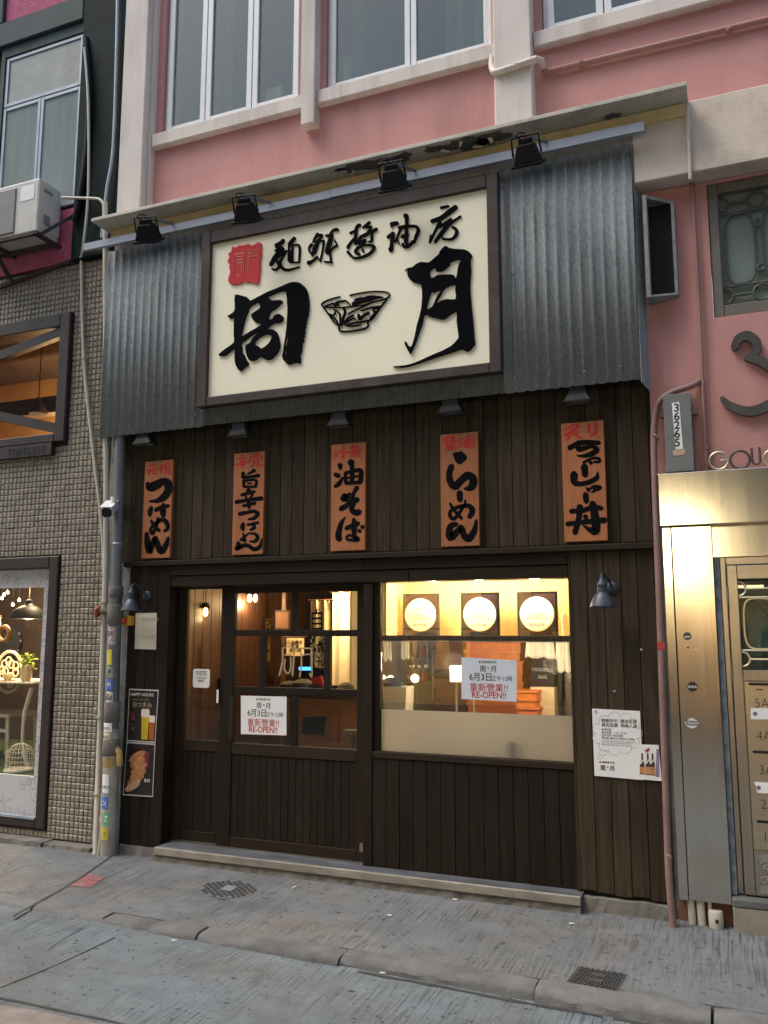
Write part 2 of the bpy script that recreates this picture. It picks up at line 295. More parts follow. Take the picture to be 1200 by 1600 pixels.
def ground_mat(name, ca, cb, groove):
    m = bpy.data.materials.new(name); m.use_nodes = True; n = m.node_tree.nodes; l = m.node_tree.links; p = n['Principled BSDF']
    p.inputs['Roughness'].default_value = 0.88; p.inputs['Specular IOR Level'].default_value = 0.3
    tc = n.new('ShaderNodeTexCoord')
    def nz(sc, st, det=6, ro=.6):
        mp = n.new('ShaderNodeMapping'); mp.inputs['Scale'].default_value = st; mp.inputs['Rotation'].default_value = (0,0,R(6)); l.new(tc.outputs['Object'], mp.inputs['Vector'])
        t = n.new('ShaderNodeTexNoise'); t.inputs['Scale'].default_value = sc; t.inputs['Detail'].default_value = det; t.inputs['Roughness'].default_value = ro; l.new(mp.outputs[0], t.inputs['Vector']); return t.outputs['Fac']
    def rng(v, a, b, c, d):
        r = n.new('ShaderNodeMapRange'); r.inputs['From Min'].default_value = a; r.inputs['From Max'].default_value = b; r.inputs['To Min'].default_value = c; r.inputs['To Max'].default_value = d; l.new(v, r.inputs['Value']); return r.outputs[0]
    def mul(a, b):
        k = n.new('ShaderNodeMath'); k.operation = 'MULTIPLY'; l.new(a, k.inputs[0]); l.new(b, k.inputs[1]); return k.outputs[0]
    mx = n.new('ShaderNodeMix'); mx.data_type = 'RGBA'; l.new(rng(nz(1.15,(1,1.6,1),8,.62), .40, .64, 0, 1), mx.inputs['Factor']); mx.inputs[6].default_value = (*ca,1); mx.inputs[7].default_value = (*cb,1)
    streak = nz(1.0, (85, 3.2, 1), 4, .6)               # brushed finish: grooves run from the wall to the road
    gr = rng(streak, .36, .54, groove, 1.06)
    patch = rng(nz(1.4,(1,1,1),4), .36, .62, 0.0, 1.0)     # the brushing is worn away in places
    one = n.new('ShaderNodeMix'); one.data_type = 'FLOAT'; l.new(patch, one.inputs['Factor']); one.inputs[2].default_value = 1.0; l.new(gr, one.inputs[3])
    pits = rng(nz(30,(1,1,1),2,.5), .30, .35, .45, 1.0)
    fine = rng(nz(120,(1,1,1),3,.7), .25, .75, .80, 1.2)
    blot = rng(nz(4.0,(1,1.3,1),8,.75), .3, .7, .80, 1.22)
    stain = rng(nz(.9,(1,1,1),5,.6), .56, .68, 1.0, .78)
    v = mul(mul(mul(one.outputs[0], pits), mul(fine, blot)), stain)
    sc = n.new('ShaderNodeVectorMath'); sc.operation = 'SCALE'; l.new(mx.outputs[2], sc.inputs[0]); l.new(v, sc.inputs['Scale']); l.new(sc.outputs[0], p.inputs['Base Color'])
    b = n.new('ShaderNodeBump'); b.inputs['Strength'].default_value = .6; b.inputs['Distance'].default_value = .004; l.new(mul(streak, fine), b.inputs['Height']); l.new(b.outputs[0], p.inputs['Normal'])
    M[name] = m
ground_mat('concrete_slab', (0.138,0.150,0.160), (0.142,0.137,0.131), .42)
ground_mat('road_slab', (0.142,0.168,0.184), (0.128,0.134,0.138), .46)
# frosted film: scatters the light from the room behind it
fm = bpy.data.materials.new('frost'); fm.use_nodes = True; n = fm.node_tree.nodes; l = fm.node_tree.links; n.remove(n['Principled BSDF'])
tr = n.new('ShaderNodeBsdfTranslucent'); tr.inputs['Color'].default_value = (0.60,0.60,0.585,1)
df = n.new('ShaderNodeBsdfDiffuse'); df.inputs['Color'].default_value = (0.24,0.24,0.235,1)
ms = n.new('ShaderNodeMixShader'); ms.inputs[0].default_value = 0.35; l.new(tr.outputs[0], ms.inputs[1]); l.new(df.outputs[0], ms.inputs[2]); l.new(ms.outputs[0], n['Material Output'].inputs['Surface']); M['frost'] = fm

# ------------------------------------------------------------------ lettering
def to_obj(cu, name, mt, parent):
    tmp = bpy.data.objects.new('tmp', cu)
    me = bpy.data.meshes.new_from_object(tmp); bpy.data.objects.remove(tmp)
    me.name = name; me.materials.clear(); me.materials.append(M[mt])
    return me
def finish(me, name, parent, mw):
    me.transform(mw)
    v = np.empty(len(me.vertices)*3); me.vertices.foreach_get('co', v); v = v.reshape(-1,3)
    c = (v.min(0)+v.max(0))/2; me.transform(Matrix.Translation(Vector(-c)))
    o = bpy.data.objects.new(name, me); o.location = c; link(o, parent); return o
ROTX = Matrix.Rotation(R(90), 4, 'X')
def text(name, s, x, z, y, size, mt, parent, align='CENTER', bold=0.0, sx=1.0, ext=0.0004, rot=0.0, shear=0.0, spacing=1.0, line=1.0):
    cu = bpy.data.curves.new(name, 'FONT'); cu.body = s; cu.size = size; cu.align_x = align; cu.extrude = ext; cu.offset = bold; cu.shear = shear
    cu.space_character = spacing; cu.space_line = line
    me = to_obj(cu, name, mt, parent)
    mw = Matrix.Translation((x, y, z)) @ Matrix.Rotation(rot, 4, 'Y') @ ROTX @ Matrix.Diagonal((sx, 1, 1, 1))
    return finish(me, name, parent, mw)
def catmull(pts, n=6, closed=False):
    P = [np.array(p, float) for p in pts]; out = []
    N = len(P); rng = range(N if closed else N-1)
    for i in rng:
        if closed: a, b, c, d = P[i-1], P[i], P[(i+1)%N], P[(i+2)%N]
        else: a, b, c, d = P[max(i-1,0)], P[i], P[i+1], P[min(i+2,N-1)]
        for k in range(n):
            t = k/n
            out.append(0.5*((2*b)+(-a+c)*t+(2*a-5*b+4*c-d)*t*t+(-a+3*b-3*c+d)*t**3))
    if not closed: out.append(P[-1])
    return out
def brush_mesh(strokes, to_w, y_face, thick, rough=0.05, seed=1):
    """brush strokes: each is a list of (u, v, width) in a picture crop; to_w maps a crop point to (x, z) on the board"""
    rg = random.Random(seed); mb = MB()
    for si, st in enumerate(strokes):
        if len(st) == 1: a = st[0]; st = [(a[0]-a[2]*.12, a[1]-a[2]*.1, a[2]), (a[0]+a[2]*.12, a[1]+a[2]*.1, a[2])]
        st = [(p[0], p[1], p[2] if len(p) > 2 else st[0][2]) for p in st]
        P = catmull(st, 6)
        L, Rr = [], []
        for i, p in enumerate(P):
            d = P[min(i+1,len(P)-1)][:2] - P[max(i-1,0)][:2]; d = d/(np.hypot(*d)+1e-9); nn = np.array((-d[1], d[0]))
            w = max(p[2], 2)/2
            L.append(p[:2]+nn*w*(1+rg.uniform(-rough,rough))); Rr.append(p[:2]-nn*w*(1+rg.uniform(-rough,rough)))
        def cap(p, d, w, k=5):
            ang0 = math.atan2(d[1], d[0])
            return [p + 0.8*w*np.array((math.cos(ang0+a), math.sin(ang0+a)))*(1+rg.uniform(-.06,.06)) for a in np.linspace(math.pi/2, -math.pi/2, k+2)[1:-1]]
        d1 = P[-1][:2]-P[-2][:2]; d0 = P[0][:2]-P[1][:2]
        c1 = cap(P[-1][:2], d1, P[-1][2]/2); c0 = cap(P[0][:2], d0, P[0][2]/2)
        yf = y_face - thick - 0.00025*si
        def W(q): x, z = to_w(q[0], q[1]); return x, z
        front, n = [], len(P)
        for q in L: x, z = W(q); front.append((x, yf, z))
        for q in Rr: x, z = W(q); front.append((x, yf, z))
        e1 = [W(q) for q in c1]; e0 = [W(q) for q in c0]
        i1 = len(front); front += [(x, yf, z) for x, z in e1]; i0 = len(front); front += [(x, yf, z) for x, z in e0]
        fs = [(i, i+1, n+i+1, n+i) for i in range(n-1)]
        fs.append(tuple([n-1] + list(range(i1, i0)) + [2*n-1]))
        fs.append(tuple([n] + list(range(i0, len(front))) + [0]))
        loop = list(range(n)) + list(range(i1, i0)) + list(range(2*n-1, n-1, -1)) + list(range(i0, len(front)))
        nb = len(front); back = [(x, y_face+0.001, z) for x, _, z in front]
        fs += [(a, b, b+nb, a+nb) for a, b in zip(loop, loop[1:]+loop[:1])]
        mb.add(front+back, fs)
    return mb
def crop(x0, y0, s, y):
    def f(u, v):
        p = on_y(x0+u/s, y0+v/s, y); return p.x, p.z
    return f
def brush(name, strokes, to_w, y, mt, parent, thick=0.001, rough=0.05, seed=1):
    return brush_mesh(strokes, to_w, y, thick, rough, seed).build(name, mt, parent, recalc=True)
def cutout(name, loops, to_w, y, mt, parent, thick=0.012, smooth=3, jit=0.0, seed=3):
    rg = random.Random(seed)
    cu = bpy.data.curves.new(name, 'CURVE'); cu.dimensions = '2D'; cu.fill_mode = 'BOTH'; cu.extrude = thick/2
    for lp in loops:
        pts = catmull(lp, smooth, True) if smooth > 1 else [np.array(p, float) for p in lp]
        sp = cu.splines.new('POLY'); sp.points.add(len(pts)-1); sp.use_cyclic_u = True
        for k, p in enumerate(pts):
            x, z = to_w(p[0]+rg.uniform(-jit,jit), p[1]+rg.uniform(-jit,jit)); sp.points[k].co = (x, z, 0, 1)
    me = to_obj(cu, name, mt, parent)
    return finish(me, name, parent, Matrix.Translation((0, y-thick/2, 0)) @ ROTX)
# ================================================================== THE GROUND
GZ = 0.05
pav = MB().slab([(-25,-1.16),(25,-1.16),(25,6),(-25,6)], -0.25, GZ).build('pavement', 'concrete_slab'); tag(pav, None, None, kind='structure')
def road_z(x): return GZ-.004-.0145*(min(max(x,-5.5),1.5)+5.0)     # the road falls away from the kerb towards the right
rmb = MB(); rxs = [-60,-5.5,-4,-2.5,-1,.5,1.5,60]
rmb.add([(x,-60,road_z(x)) for x in rxs]+[(x,-1.165,road_z(x)) for x in rxs], [(i,i+1,len(rxs)+i+1,len(rxs)+i) for i in range(len(rxs)-1)])
road = rmb.build('road', 'road_slab', recalc=False); tag(road, None, None, kind='structure')
# kerb stones, one by one; the row sinks a little towards the left, where the road is level with the pavement
kx = -6.6; rk = random.Random(4); wrapped = False
while kx < 4.2 or not wrapped:
    if kx >= 4.2: kx, wrapped = -9.0, True
    if wrapped and kx > -6.9: break
    ln = rk.choice((rk.uniform(0.30, 0.5), rk.uniform(0.7, 1.05))); dz = rk.uniform(-0.008, 0.004); t = rk.uniform(-0.014, 0.014); tl = rk.uniform(-.008,.008)
    x0, x1 = kx+rk.uniform(.002,.008), kx+ln-rk.uniform(.002,.008); yb, yf = -1.160, -1.30+t; nseg = max(5, int(ln/.06)); a = MB(); rows = []
    wob = [rk.uniform(-.006,.006) for _ in range(nseg+1)]
    for i in range(nseg+1):
        f = i/nseg; x = x0+(x1-x0)*f; e = .012 if i in (0, nseg) else 0; chip = rk.uniform(.008,.03) if rk.random() < .16 else 0
        h = GZ+.003+dz+tl*(f-.5)-e*.5+rk.uniform(-.002,.002); y = yf+wob[i]+e*.6
        rows += [(x,yb,h),(x,y+.045,h-.002),(x,y+.016+chip,h-.010-chip*.4),(x,y+.002+chip*.4,h-.030-chip*.4),(x,y-.004,-.2)]
    fs = [(5*i+q, 5*i+q+1, 5*i+q+6, 5*i+q+5) for i in range(nseg) for q in range(4)]
    k = len(rows)-5; fs += [(0,1,2,3,4), (k+4,k+3,k+2,k+1,k)]
    a.add(rows, fs).build('kerb_stone', 'kerb', pav, smooth=True); kx += ln
# expansion joints cut in the pavement and the road (dark sheets a few millimetres proud of the slab, as the filler stands)
def blob(cx, cy, rx, ry, z, n=18, seed=0):
    rb = random.Random(seed); pts = []
    for k in range(n):
        a = 2*math.pi*k/n; q = rb.uniform(.55, 1.15); pts.append((cx+rx*q*math.cos(a), cy+ry*q*math.sin(a)))
    return pts
def joint(pts, wd, z, name, parent):
    mb = MB(); rj = random.Random(len(name)+len(pts)); P = catmull([(*p, wd) for p in pts], 8)
    L, Q = [], []
    for i, p in enumerate(P):
        d = P[min(i+1,len(P)-1)][:2]-P[max(i-1,0)][:2]; d = d/np.hypot(*d); nn = np.array((-d[1], d[0]))*wd/2
        L.append(p[:2]+nn*rj.uniform(.5,1.3)); Q.append(p[:2]-nn*rj.uniform(.5,1.3))
    k = len(P)
    zf = (lambda x: z) if z is not None else (lambda x: road_z(x)+.003)
    mb.add([(*q, zf(q[0])) for q in L]+[(*q, zf(q[0])) for q in Q], [(i, i+1, k+i+1, k+i) for i in range(k-1)])
    o = mb.build(name, 'joint', parent); return o
PZ, RZ = GZ+0.003, GZ-0.03
def g(u, v, z): p = on_z(u, v, z); return (p.x, p.y)
joint([g(200,1318,PZ), g(120,1375,PZ), g(20,1432,PZ)], 0.024, PZ, 'joint', pav)
joint([g(0,1545,RZ), g(90,1508,RZ), g(180,1466,RZ)], 0.010, None, 'joint', road)
joint([g(75,1487,RZ), g(95,1472,RZ), g(130,1452,RZ)], 0.005, None, 'joint', road)
joint([g(-60,1550,RZ), g(60,1572,RZ), g(200,1600,RZ), g(330,1640,RZ)], 0.02, None, 'joint', road)

for xa in (-1.9,-.6): joint([(xa,-1.318),(xa+.4,-1.312),(xa+.8,-1.320),(xa+1.25,-1.314)], 0.026, None, 'gutter_dirt', road)
# patched lighter and darker road slab in the near left corner
pp = [g(u,v,RZ-.002) for u,v in [(-80,1562),(60,1580),(200,1607),(330,1645),(200,1760),(-200,1760)]]
MB().add([(*q, road_z(q[0])+.0015) for q in pp], [tuple(range(len(pp)))]).build('road_patch', mat('patch', (0.20,0.175,0.16), .95, var=.25, scale=10, bump=.5, bscale=70), road)
# faded red paint on the pavement
rp = [g(u,v,PZ) for u,v in [(108,1384),(138,1365),(163,1371),(141,1386)]]
tag(MB().add([(*q, PZ) for q in rp], [(0,1,2,3)]).build('painted_mark', 'red_patch'), 'faded red painted patch on the pavement by the drainpipe', 'paint mark', kind='structure')

def manhole(name, label, quad, nx, ny, oval, plate_mt, stud_mt):
    P = [np.array(g(u, v, PZ)) for u, v in quad]; c = sum(P)/4
    t = thing(name, label, 'manhole cover', (c[0], c[1], GZ))
    ex, ey = (P[1]-P[0]+P[2]-P[3])/4, (P[3]-P[0]+P[2]-P[1])/4
    def at(a, b): return c+ex*a+ey*b
    if oval: out = [at(1.05*math.cos(a), 1.05*math.sin(a)) for a in np.linspace(0, 2*math.pi, 33)[:-1]]
    else: out = [at(a, b) for a, b in ((-1,-1),(1,-1),(1,1),(-1,1))]
    MB().add([(*p, PZ-.001) for p in out], [tuple(range(len(out)))]).build('rim', plate_mt, t)
    studs = MB()
    for i in range(nx):
        for j in range(ny):
            a, b = (i+.5+(.25 if j%2 else -.25))/nx*2-1, (j+.5)/ny*2-1
            if oval and a*a+b*b > .92: continue
            if not oval and max(abs(a), abs(b)) > .93: continue
            q = at(a, b); w1, w2 = (.30 if oval else .42)/nx*2, .28/ny*2
            vs = [at(a+s1*w1, b+s2*w2) for s1, s2 in ((-1,-1),(1,-1),(1,1),(-1,1))]
            studs.slab([tuple(v_) for v_ in vs], PZ-.0005, PZ+.004)
    s_ = studs.build('studs', stud_mt, t); s_['kind'] = 'stuff'
    return t, c, at
mt1, mc, at1 = manhole('manhole_cover', 'studded oval manhole cover before the sliding door', [(296,1398),(340,1370),(410,1384),(384,1404)], 7, 15, True, 'kerb', 'iron')
MB().slab([tuple(at1(a, b)) for a, b in ((-.3,-.22),(.3,-.22),(.3,.22),(-.3,.22))], PZ, PZ+.0055).build('name_plate', 'concrete', mt1)
mt2, mc2, at2 = manhole('manhole_cover', 'rectangular ribbed iron cover set beside the kerb', [(883,1531),(905,1512),(978,1520),(968,1549)], 6, 18, False, 'joint', 'iron')
for q in (-.45, .25):
    MB().slab([tuple(at2(q+a, b)) for a, b in ((-.16,-.3),(.16,-.3),(.16,.3),(-.16,.3))], PZ, PZ+.0055).build('name_plate', 'iron', mt2)

rgm = random.Random(17)
for k in range(46):
    x, y = rgm.uniform(-5.2,.3), rgm.uniform(-2.3,-.25)
    if -1.34 < y < -1.1: continue
    z = PZ-.0015 if y > -1.15 else road_z(x)+.001
    MB().add([(px_, py_, z) for px_, py_ in blob(x, y, rgm.uniform(.008,.022), rgm.uniform(.006,.016), 0, 9, k)], [tuple(range(9))]).build('gum_spot', 'joint', pav if y > -1.15 else road)
# litter
for u, v, a, where in [(272,1469,.4,'lying on the kerb'),(460,1386,1.2,'on the pavement beside the oval manhole cover'),(609,1430,.1,'alone in the middle of the pavement'),(711,1405,.3,'close under the door step'),(598,1520,.2,'in the gutter below the kerb'),(893,1443,.3,'on the pavement off the end of the door step')]:
    z = (PZ if v < 1500 else road_z(on_z(u, v, RZ).x)+.002)
    p = on_z(u, v, z+.004); d = Vector((math.cos(a), math.sin(a), 0))*.014
    t = thing('cigarette_butt', 'small white cigarette butt '+where, 'litter', (p.x, p.y, z), 'cigarette butts on the ground')
    MB().tube([p-d, p+d*.3], .0042, 8).build('paper_tube', 'butt', t)
    MB().tube([p+d*.32, p+d], .0043, 8).build('filter', 'paper_old', t)

# ================================================================== THE PINK BUILDING
pb = thing('pink_building', 'pink rendered building with cream pillars and white windows above the restaurant', 'building', (-2.2, 0.1, 0))
# wall of the upper storey, with window openings left out
TOP = 9.0
def wall_holes(name, mt, x0, x1, z0, z1, holes, parent, y0=0.0, y1=0.25):
    xs = sorted(set([x0, x1] + [h[i] for h in holes for i in (0, 1)])); zs = sorted(set([z0, z1] + [h[i] for h in holes for i in (2, 3)]))
    xs = [x for x in xs if x0 <= x <= x1]; zs = [z for z in zs if z0 <= z <= z1]
    vid = {}; mb = MB()
    def vtx(x, z, y):
        k = (round(x,5), round(z,5), y)
        if k not in vid: vid[k] = len(mb.v); mb.v.append((x, y, z))
        return vid[k]
    def solid(i, j):
        if i < 0 or j < 0 or i >= len(xs)-1 or j >= len(zs)-1: return False
        cx, cz = (xs[i]+xs[i+1])/2, (zs[j]+zs[j+1])/2
        return not any(h[0] < cx < h[1] and h[2] < cz < h[3] for h in holes)
    for i in range(len(xs)-1):
        for j in range(len(zs)-1):
            if not solid(i, j): continue
            a, b, c, d = xs[i], xs[i+1], zs[j], zs[j+1]
            mb.f.append((vtx(a,c,y0), vtx(b,c,y0), vtx(b,d,y0), vtx(a,d,y0)))
            mb.f.append((vtx(a,d,y1), vtx(b,d,y1), vtx(b,c,y1), vtx(a,c,y1)))
            for di, dj, e in ((-1,0,((a,c),(a,d))),(1,0,((b,d),(b,c))),(0,-1,((b,c),(a,c))),(0,1,((a,d),(b,d)))):
                if not solid(i+di, j+dj):
                    (p, q), (r, s_) = e; mb.f.append((vtx(p,q,y0), vtx(r,s_,y0), vtx(r,s_,y1), vtx(p,q,y1)))
    return mb.build(name, mt, parent)
W1 = (-4.40, -3.02, 6.07, 8.3); W2 = (-2.80, -1.40, 6.07, 8.3); W3 = (-1.04, 0.72, 6.07, 8.3)
WR = (0.01, 1.05, 3.765, 4.68)
wall_holes('upper_wall', 'pink', -4.76, 4.5, 5.21, TOP, [W1, W2, W3], pb)
wall_holes('lower_wall', 'pink', -0.405, 4.5, 2.74, 4.70, [WR], pb)
BX(-.424, -.403, .004, .25, .0, 4.70).build('corner_return', 'wood_back', pb); BX(-4.75, -0.43, 0.02, 0.25, 3.45, 4.70).build('backing_wall', 'pink', pb)
CB(-0.43, 4.5, -0.15, 0.25, 4.705, 5.205, .006).build('beam', 'beam', pb); BX(-4.75, -0.431, -0.118, 0.25, 4.705, 5.19).build('beam', 'beam', pb)
BX(-4.76, -0.085, -0.168, -0.152, 5.10, 5.186).build('beam_moulding', mat('yellow_paint', (0.62,0.52,0.30), .8, var=.1, scale=5, dirt=(.2,.16,.09), dirt_amt=.6, dirt_scale=3), pb)
CB(-4.755, -4.50, -0.12, 0.0, 5.21, TOP, .008).build('pillar', 'cream', pb)
CB(-4.50, -4.463, -0.055, 0.0, 5.21, TOP, .004).build('pillar_return', 'cream', pb)
CB(-1.375, -1.10, -0.12, 0.0, 5.21, TOP, .008).build('pillar', 'cream', pb)
CB(-2.965, -2.845, -0.10, 0.06, 5.77, TOP, .006).build('mullion_post', 'cream', pb)
for x0, x1 in ((-4.455, -2.968), (-2.842, -1.378), (-1.095, 0.9)):
    o = CB(x0, x1, -0.062, 0.05, 5.945, 6.068, .008).build('window_sill', 'cream', pb)
# canopy slab over the shop sign
can = MB().box(-4.82, -0.072, -0.345, -0.10, 5.192, 5.222).build('canopy_slab', 'soffit', pb, bevel=0.004)
for k, (cx, cy, rx, ry) in enumerate([(-2.33,-.265,.22,.075),(-2.06,-.255,.12,.075),(-1.56,-.262,.20,.085),(-1.36,-.25,.14,.08),(-1.80,-.28,.08,.05),(-2.52,-.29,.06,.025),(-.55,-.2,.08,.03)]):
    MB().slab(blob(cx, cy, rx, ry, 0, seed=k+3), 5.187, 5.1885).build('bare_patch', 'peel', can)
for k, (cx, cy) in enumerate([(-2.42,-.24),(-2.2,-.28),(-2.05,-.22),(-1.73,-.26),(-1.5,-.22),(-1.36,-.27),(-1.56,-.3)]):
    rb = random.Random(k); a = rb.uniform(0, 3)
    p = Vector((cx, cy, 5.186)); q = p+Vector((math.cos(a)*.05, math.sin(a)*.03, -.022-.012*rb.random())); r_ = p+Vector((-math.sin(a)*.035, math.cos(a)*.02, -.004)); s_ = q+Vector((.02,-.012,.006))
    MB().add([p, q, s_, r_, p+Vector((0,0,.002)), q+Vector((0,0,.002)), s_+Vector((0,0,.002)), r_+Vector((0,0,.002))], [(0,1,2,3),(7,6,5,4),(0,4,5,1),(1,5,6,2),(2,6,7,3),(3,7,4,0)]).build('paint_flake', 'paint_flake', can)

def casement(win, x0, x1, z0, z1, y, fw, mt='white_alu', gl='pane_up', d=0.045):
    f = MB().cbox(x0, x0+fw, y, y+d, z0, z1, .003).cbox(x1-fw, x1, y, y+d, z0, z1, .003).cbox(x0+fw, x1-fw, y+.001, y+d, z0, z0+fw, .003).cbox(x0+fw, x1-fw, y+.001, y+d, z1-fw, z1, .003)
    f.build('frame', mt, win); BX(x0+fw, x1-fw, y+d*.45, y+d*.6, z0+fw, z1-fw).build('pane', gl, win)
def window(rect, cuts, y, fw, parent=pb, mt='white_alu', gl='pane_up'):
    x0, x1, z0, z1 = rect; x0 += .004; x1 -= .004; z0 += .004
    o = MB().cbox(x0, x0+.035, y+.02, y+.09, z0, z1, .003).cbox(x1-.035, x1, y+.02, y+.09, z0, z1, .003).cbox(x0+.035, x1-.035, y+.021, y+.09, z0, z0+.035, .003).cbox(x0+.035, x1-.035, y+.021, y+.09, z1-.035, z1, .003).build('window', mt, parent)
    e = [x0+.03] + cuts + [x1-.03]
    for a, b in zip(e, e[1:]): casement(o, a+.004, b-.004, z0+.03, z1-.03, y, fw, mt, gl)
    return o
window(W1, [-3.965, -3.50], 0.02, 0.05)
window(W2, [-2.07], 0.02, 0.045)
window(W3, [-0.60, -0.05], 0.02, 0.05)
# the dim room behind the upper windows
rm = MB()
rm.add([(-4.7,.26,5.5),(2.5,.26,5.5),(2.5,3.6,5.5),(-4.7,3.6,5.5),(-4.7,.26,8.6),(2.5,.26,8.6),(2.5,3.6,8.6),(-4.7,3.6,8.6)], [(0,1,2,3),(3,2,6,7),(0,3,7,4),(1,5,6,2)])
rm.build('room', 'upper_room', pb, recalc=False)
MB().add([(-4.7,.26,8.59),(2.5,.26,8.59),(2.5,3.6,8.59),(-4.7,3.6,8.59)], [(0,1,2,3)]).build('room_ceiling', 'upper_ceiling', pb, recalc=False)
rcu = random.Random(31)
for xa, xb, zt in ((-4.25,-3.95,8.5),(-3.35,-3.05,8.5),(-1.9,-1.45,8.5),(-2.75,-2.62,8.5),(-.9,-.62,8.5)):
    nC = 12; vsC = []
    for i in range(nC+1): vsC += [(xa+(xb-xa)*i/nC, .42+.03*math.sin(i*1.7+xa), 6.0), (xa+(xb-xa)*i/nC, .42+.03*math.sin(i*1.7+xa), zt)]
    MB().add(vsC, [(2*i,2*i+2,2*i+3,2*i+1) for i in range(nC)]).build('curtain', 'curtain', pb, smooth=True)
BX(-4.6,2.4,1.9,2.1,8.15,8.45).build('ceiling_beam', 'upper_ceiling', pb)
for x, z, h in ((-4.35,6.1,.42),(-3.62,6.1,.5),(-2.85,6.1,.6),(-1.75,6.1,.45)):
    BX(x, x+.16, .45, .8, z, z+h).build('stored_box', 'grey_box', pb)

# right-hand window with an ornamental grille
rw = MB().cbox(.012,.075,0.012,.10,3.767,4.678,.006).cbox(.985,1.048,0.012,.10,3.767,4.678,.006).cbox(.075,.985,.013,.10,3.767,3.845,.006).cbox(.075,.985,.013,.10,4.615,4.678,.006).build('window', mat('bronze_alu', (.17,.155,.135), .5, .3, var=.15), pb)
BX(.075,.985,.075,.082,3.845,4.615).build('pane', mat('green_pane', (.20,.25,.22), .3, var=.1, scale=3), rw)
gr = MB()
def ring(cx, cz, rx, rz, y, r=.008, n=28, sq=0.0):
    pts = [(cx+rx*math.copysign(abs(math.cos(a))**(1-sq), math.cos(a)), y, cz+rz*math.copysign(abs(math.sin(a))**(1-sq), math.sin(a))) for a in np.linspace(0, 2*math.pi, n+1)]
    return MB().tube(pts, r, 6, caps=False)
def grille(x0, x1, z0, z1, y, parent, mt, r, cols, rng_band=.15):
    W = (x1-x0)/cols; H = z1-z0; zb, zt = z0+H*rng_band, z1-H*rng_band
    for i in range(cols):
        cx = x0+W*(i+.5)
        ring(cx, (zb+zt)/2, W*.40, (zt-zb)*.48, y, r, 36, .45).build('oval', mt, parent)
    for zz in ((z0+zb)/2, (z1+zt)/2):
        for i in range(cols+1):
            ring(x0+W*i, zz, H*rng_band*.40, H*rng_band*.40, y, r, 24).build('ring', mt, parent)
        for i in range(cols):
            MB().tube([(x0+W*i+H*rng_band*.4, y, zz), (x0+W*(i+1)-H*rng_band*.4, y, zz)], r, 6).build('bar', mt, parent)
    for zz in (zb, zt): MB().tube([(x0, y, zz), (x1, y, zz)], r, 6).build('bar', mt, parent)
    for i in range(1, cols):
        for k in (.2, .8): ring(x0+W*i, zb+(zt-zb)*k, W*.09, W*.09, y, r, 16).build('ring', mt, parent)
grille(.08, .98, 3.85, 4.61, .055, rw, mat('grille_grey', (.10,.105,.10), .5, .3), .008, 4, .17)

# conduits on the pink wall
def conduit(name, label, pts, r, mt, clips=(), cat='pipe', sm=0):
    p = [Vector(q) for q in pts]
    t = thing(name, label, cat, p[-1] if p[-1].z < p[0].z else p[0])
    if sm: p = [Vector(q[:3]) for q in catmull([tuple(q) for q in p], sm)]
    MB().tube(p, r, 10).build('tube', mt, t, smooth=True)
    for c in clips:
        c = Vector(c); MB().lathe([(r*1.35,-.008),(r*1.35,.008)], c, (p[1]-p[0]), 12).build('clip', mt, t)
    return t
conduit('wall_pipe', 'pink painted pipe running along under the upper window sill', [on_y(848,104,-.03), on_y(852,113,-.03), on_y(960,87,-.03), on_y(1200,30,-.03), (0.9,-.03,5.71)], .022, 'pipe_pink', [on_y(907,99,-.03), on_y(1140,46,-.03)])
conduit('wall_pipe', 'cream painted pipe bending round the pillar beside the windows', [(-1.395,-.03,7.9), on_y(768,60,-.03), on_y(768,104,-.045), on_y(771,113,-.13), on_y(780,112,-.145), on_y(838,92,-.145), on_y(846,95,-.10), on_y(848,105,-.045)], .024, 'pipe_cream', [on_y(806,104,-.145)])
conduit('wall_pipe', 'cream painted vertical conduit crossing the beam beside the canopy end', [on_y(1074,168,-.165), on_y(1079,280,-.165), (-.079,-.14,4.66)], .013, 'pipe_cream')
conduit('wall_pipe', 'thin pink vertical conduit running down beside the ornamental window', [(-.079,-.03,4.70), on_y(1090,430,-.03), on_y(1104,735,-.03)], .013, 'pipe_pink', [on_y(1104,700,-.03)])
conduit('wall_pipe', 'long pink downpipe between the plank wall and the steel doorway', [on_y(1096,593,-.015), on_y(1080,603,-.05), on_y(1048,614,-.065), on_y(1030,628,-.065), on_y(1024,648,-.065), (-.392,-.065,2.9), (-.395,-.13,2.0), (-.405,-.13,1.0), (-.412,-.13,.35), (-.40,-.13,.05)], .021, mat('pipe_brown', (.25,.15,.135), .5, var=.15, scale=4, dirt=(.12,.075,.065), dirt_amt=.5, dirt_scale=3), [on_y(1023,684,-.065), (-.41,-.13,.44)], sm=4)
BX(-.418,-.372,-.155,-.108,1.655,1.70).build('warning_tape', 'red_plastic', bpy.data.objects['wall_pipe.004'])
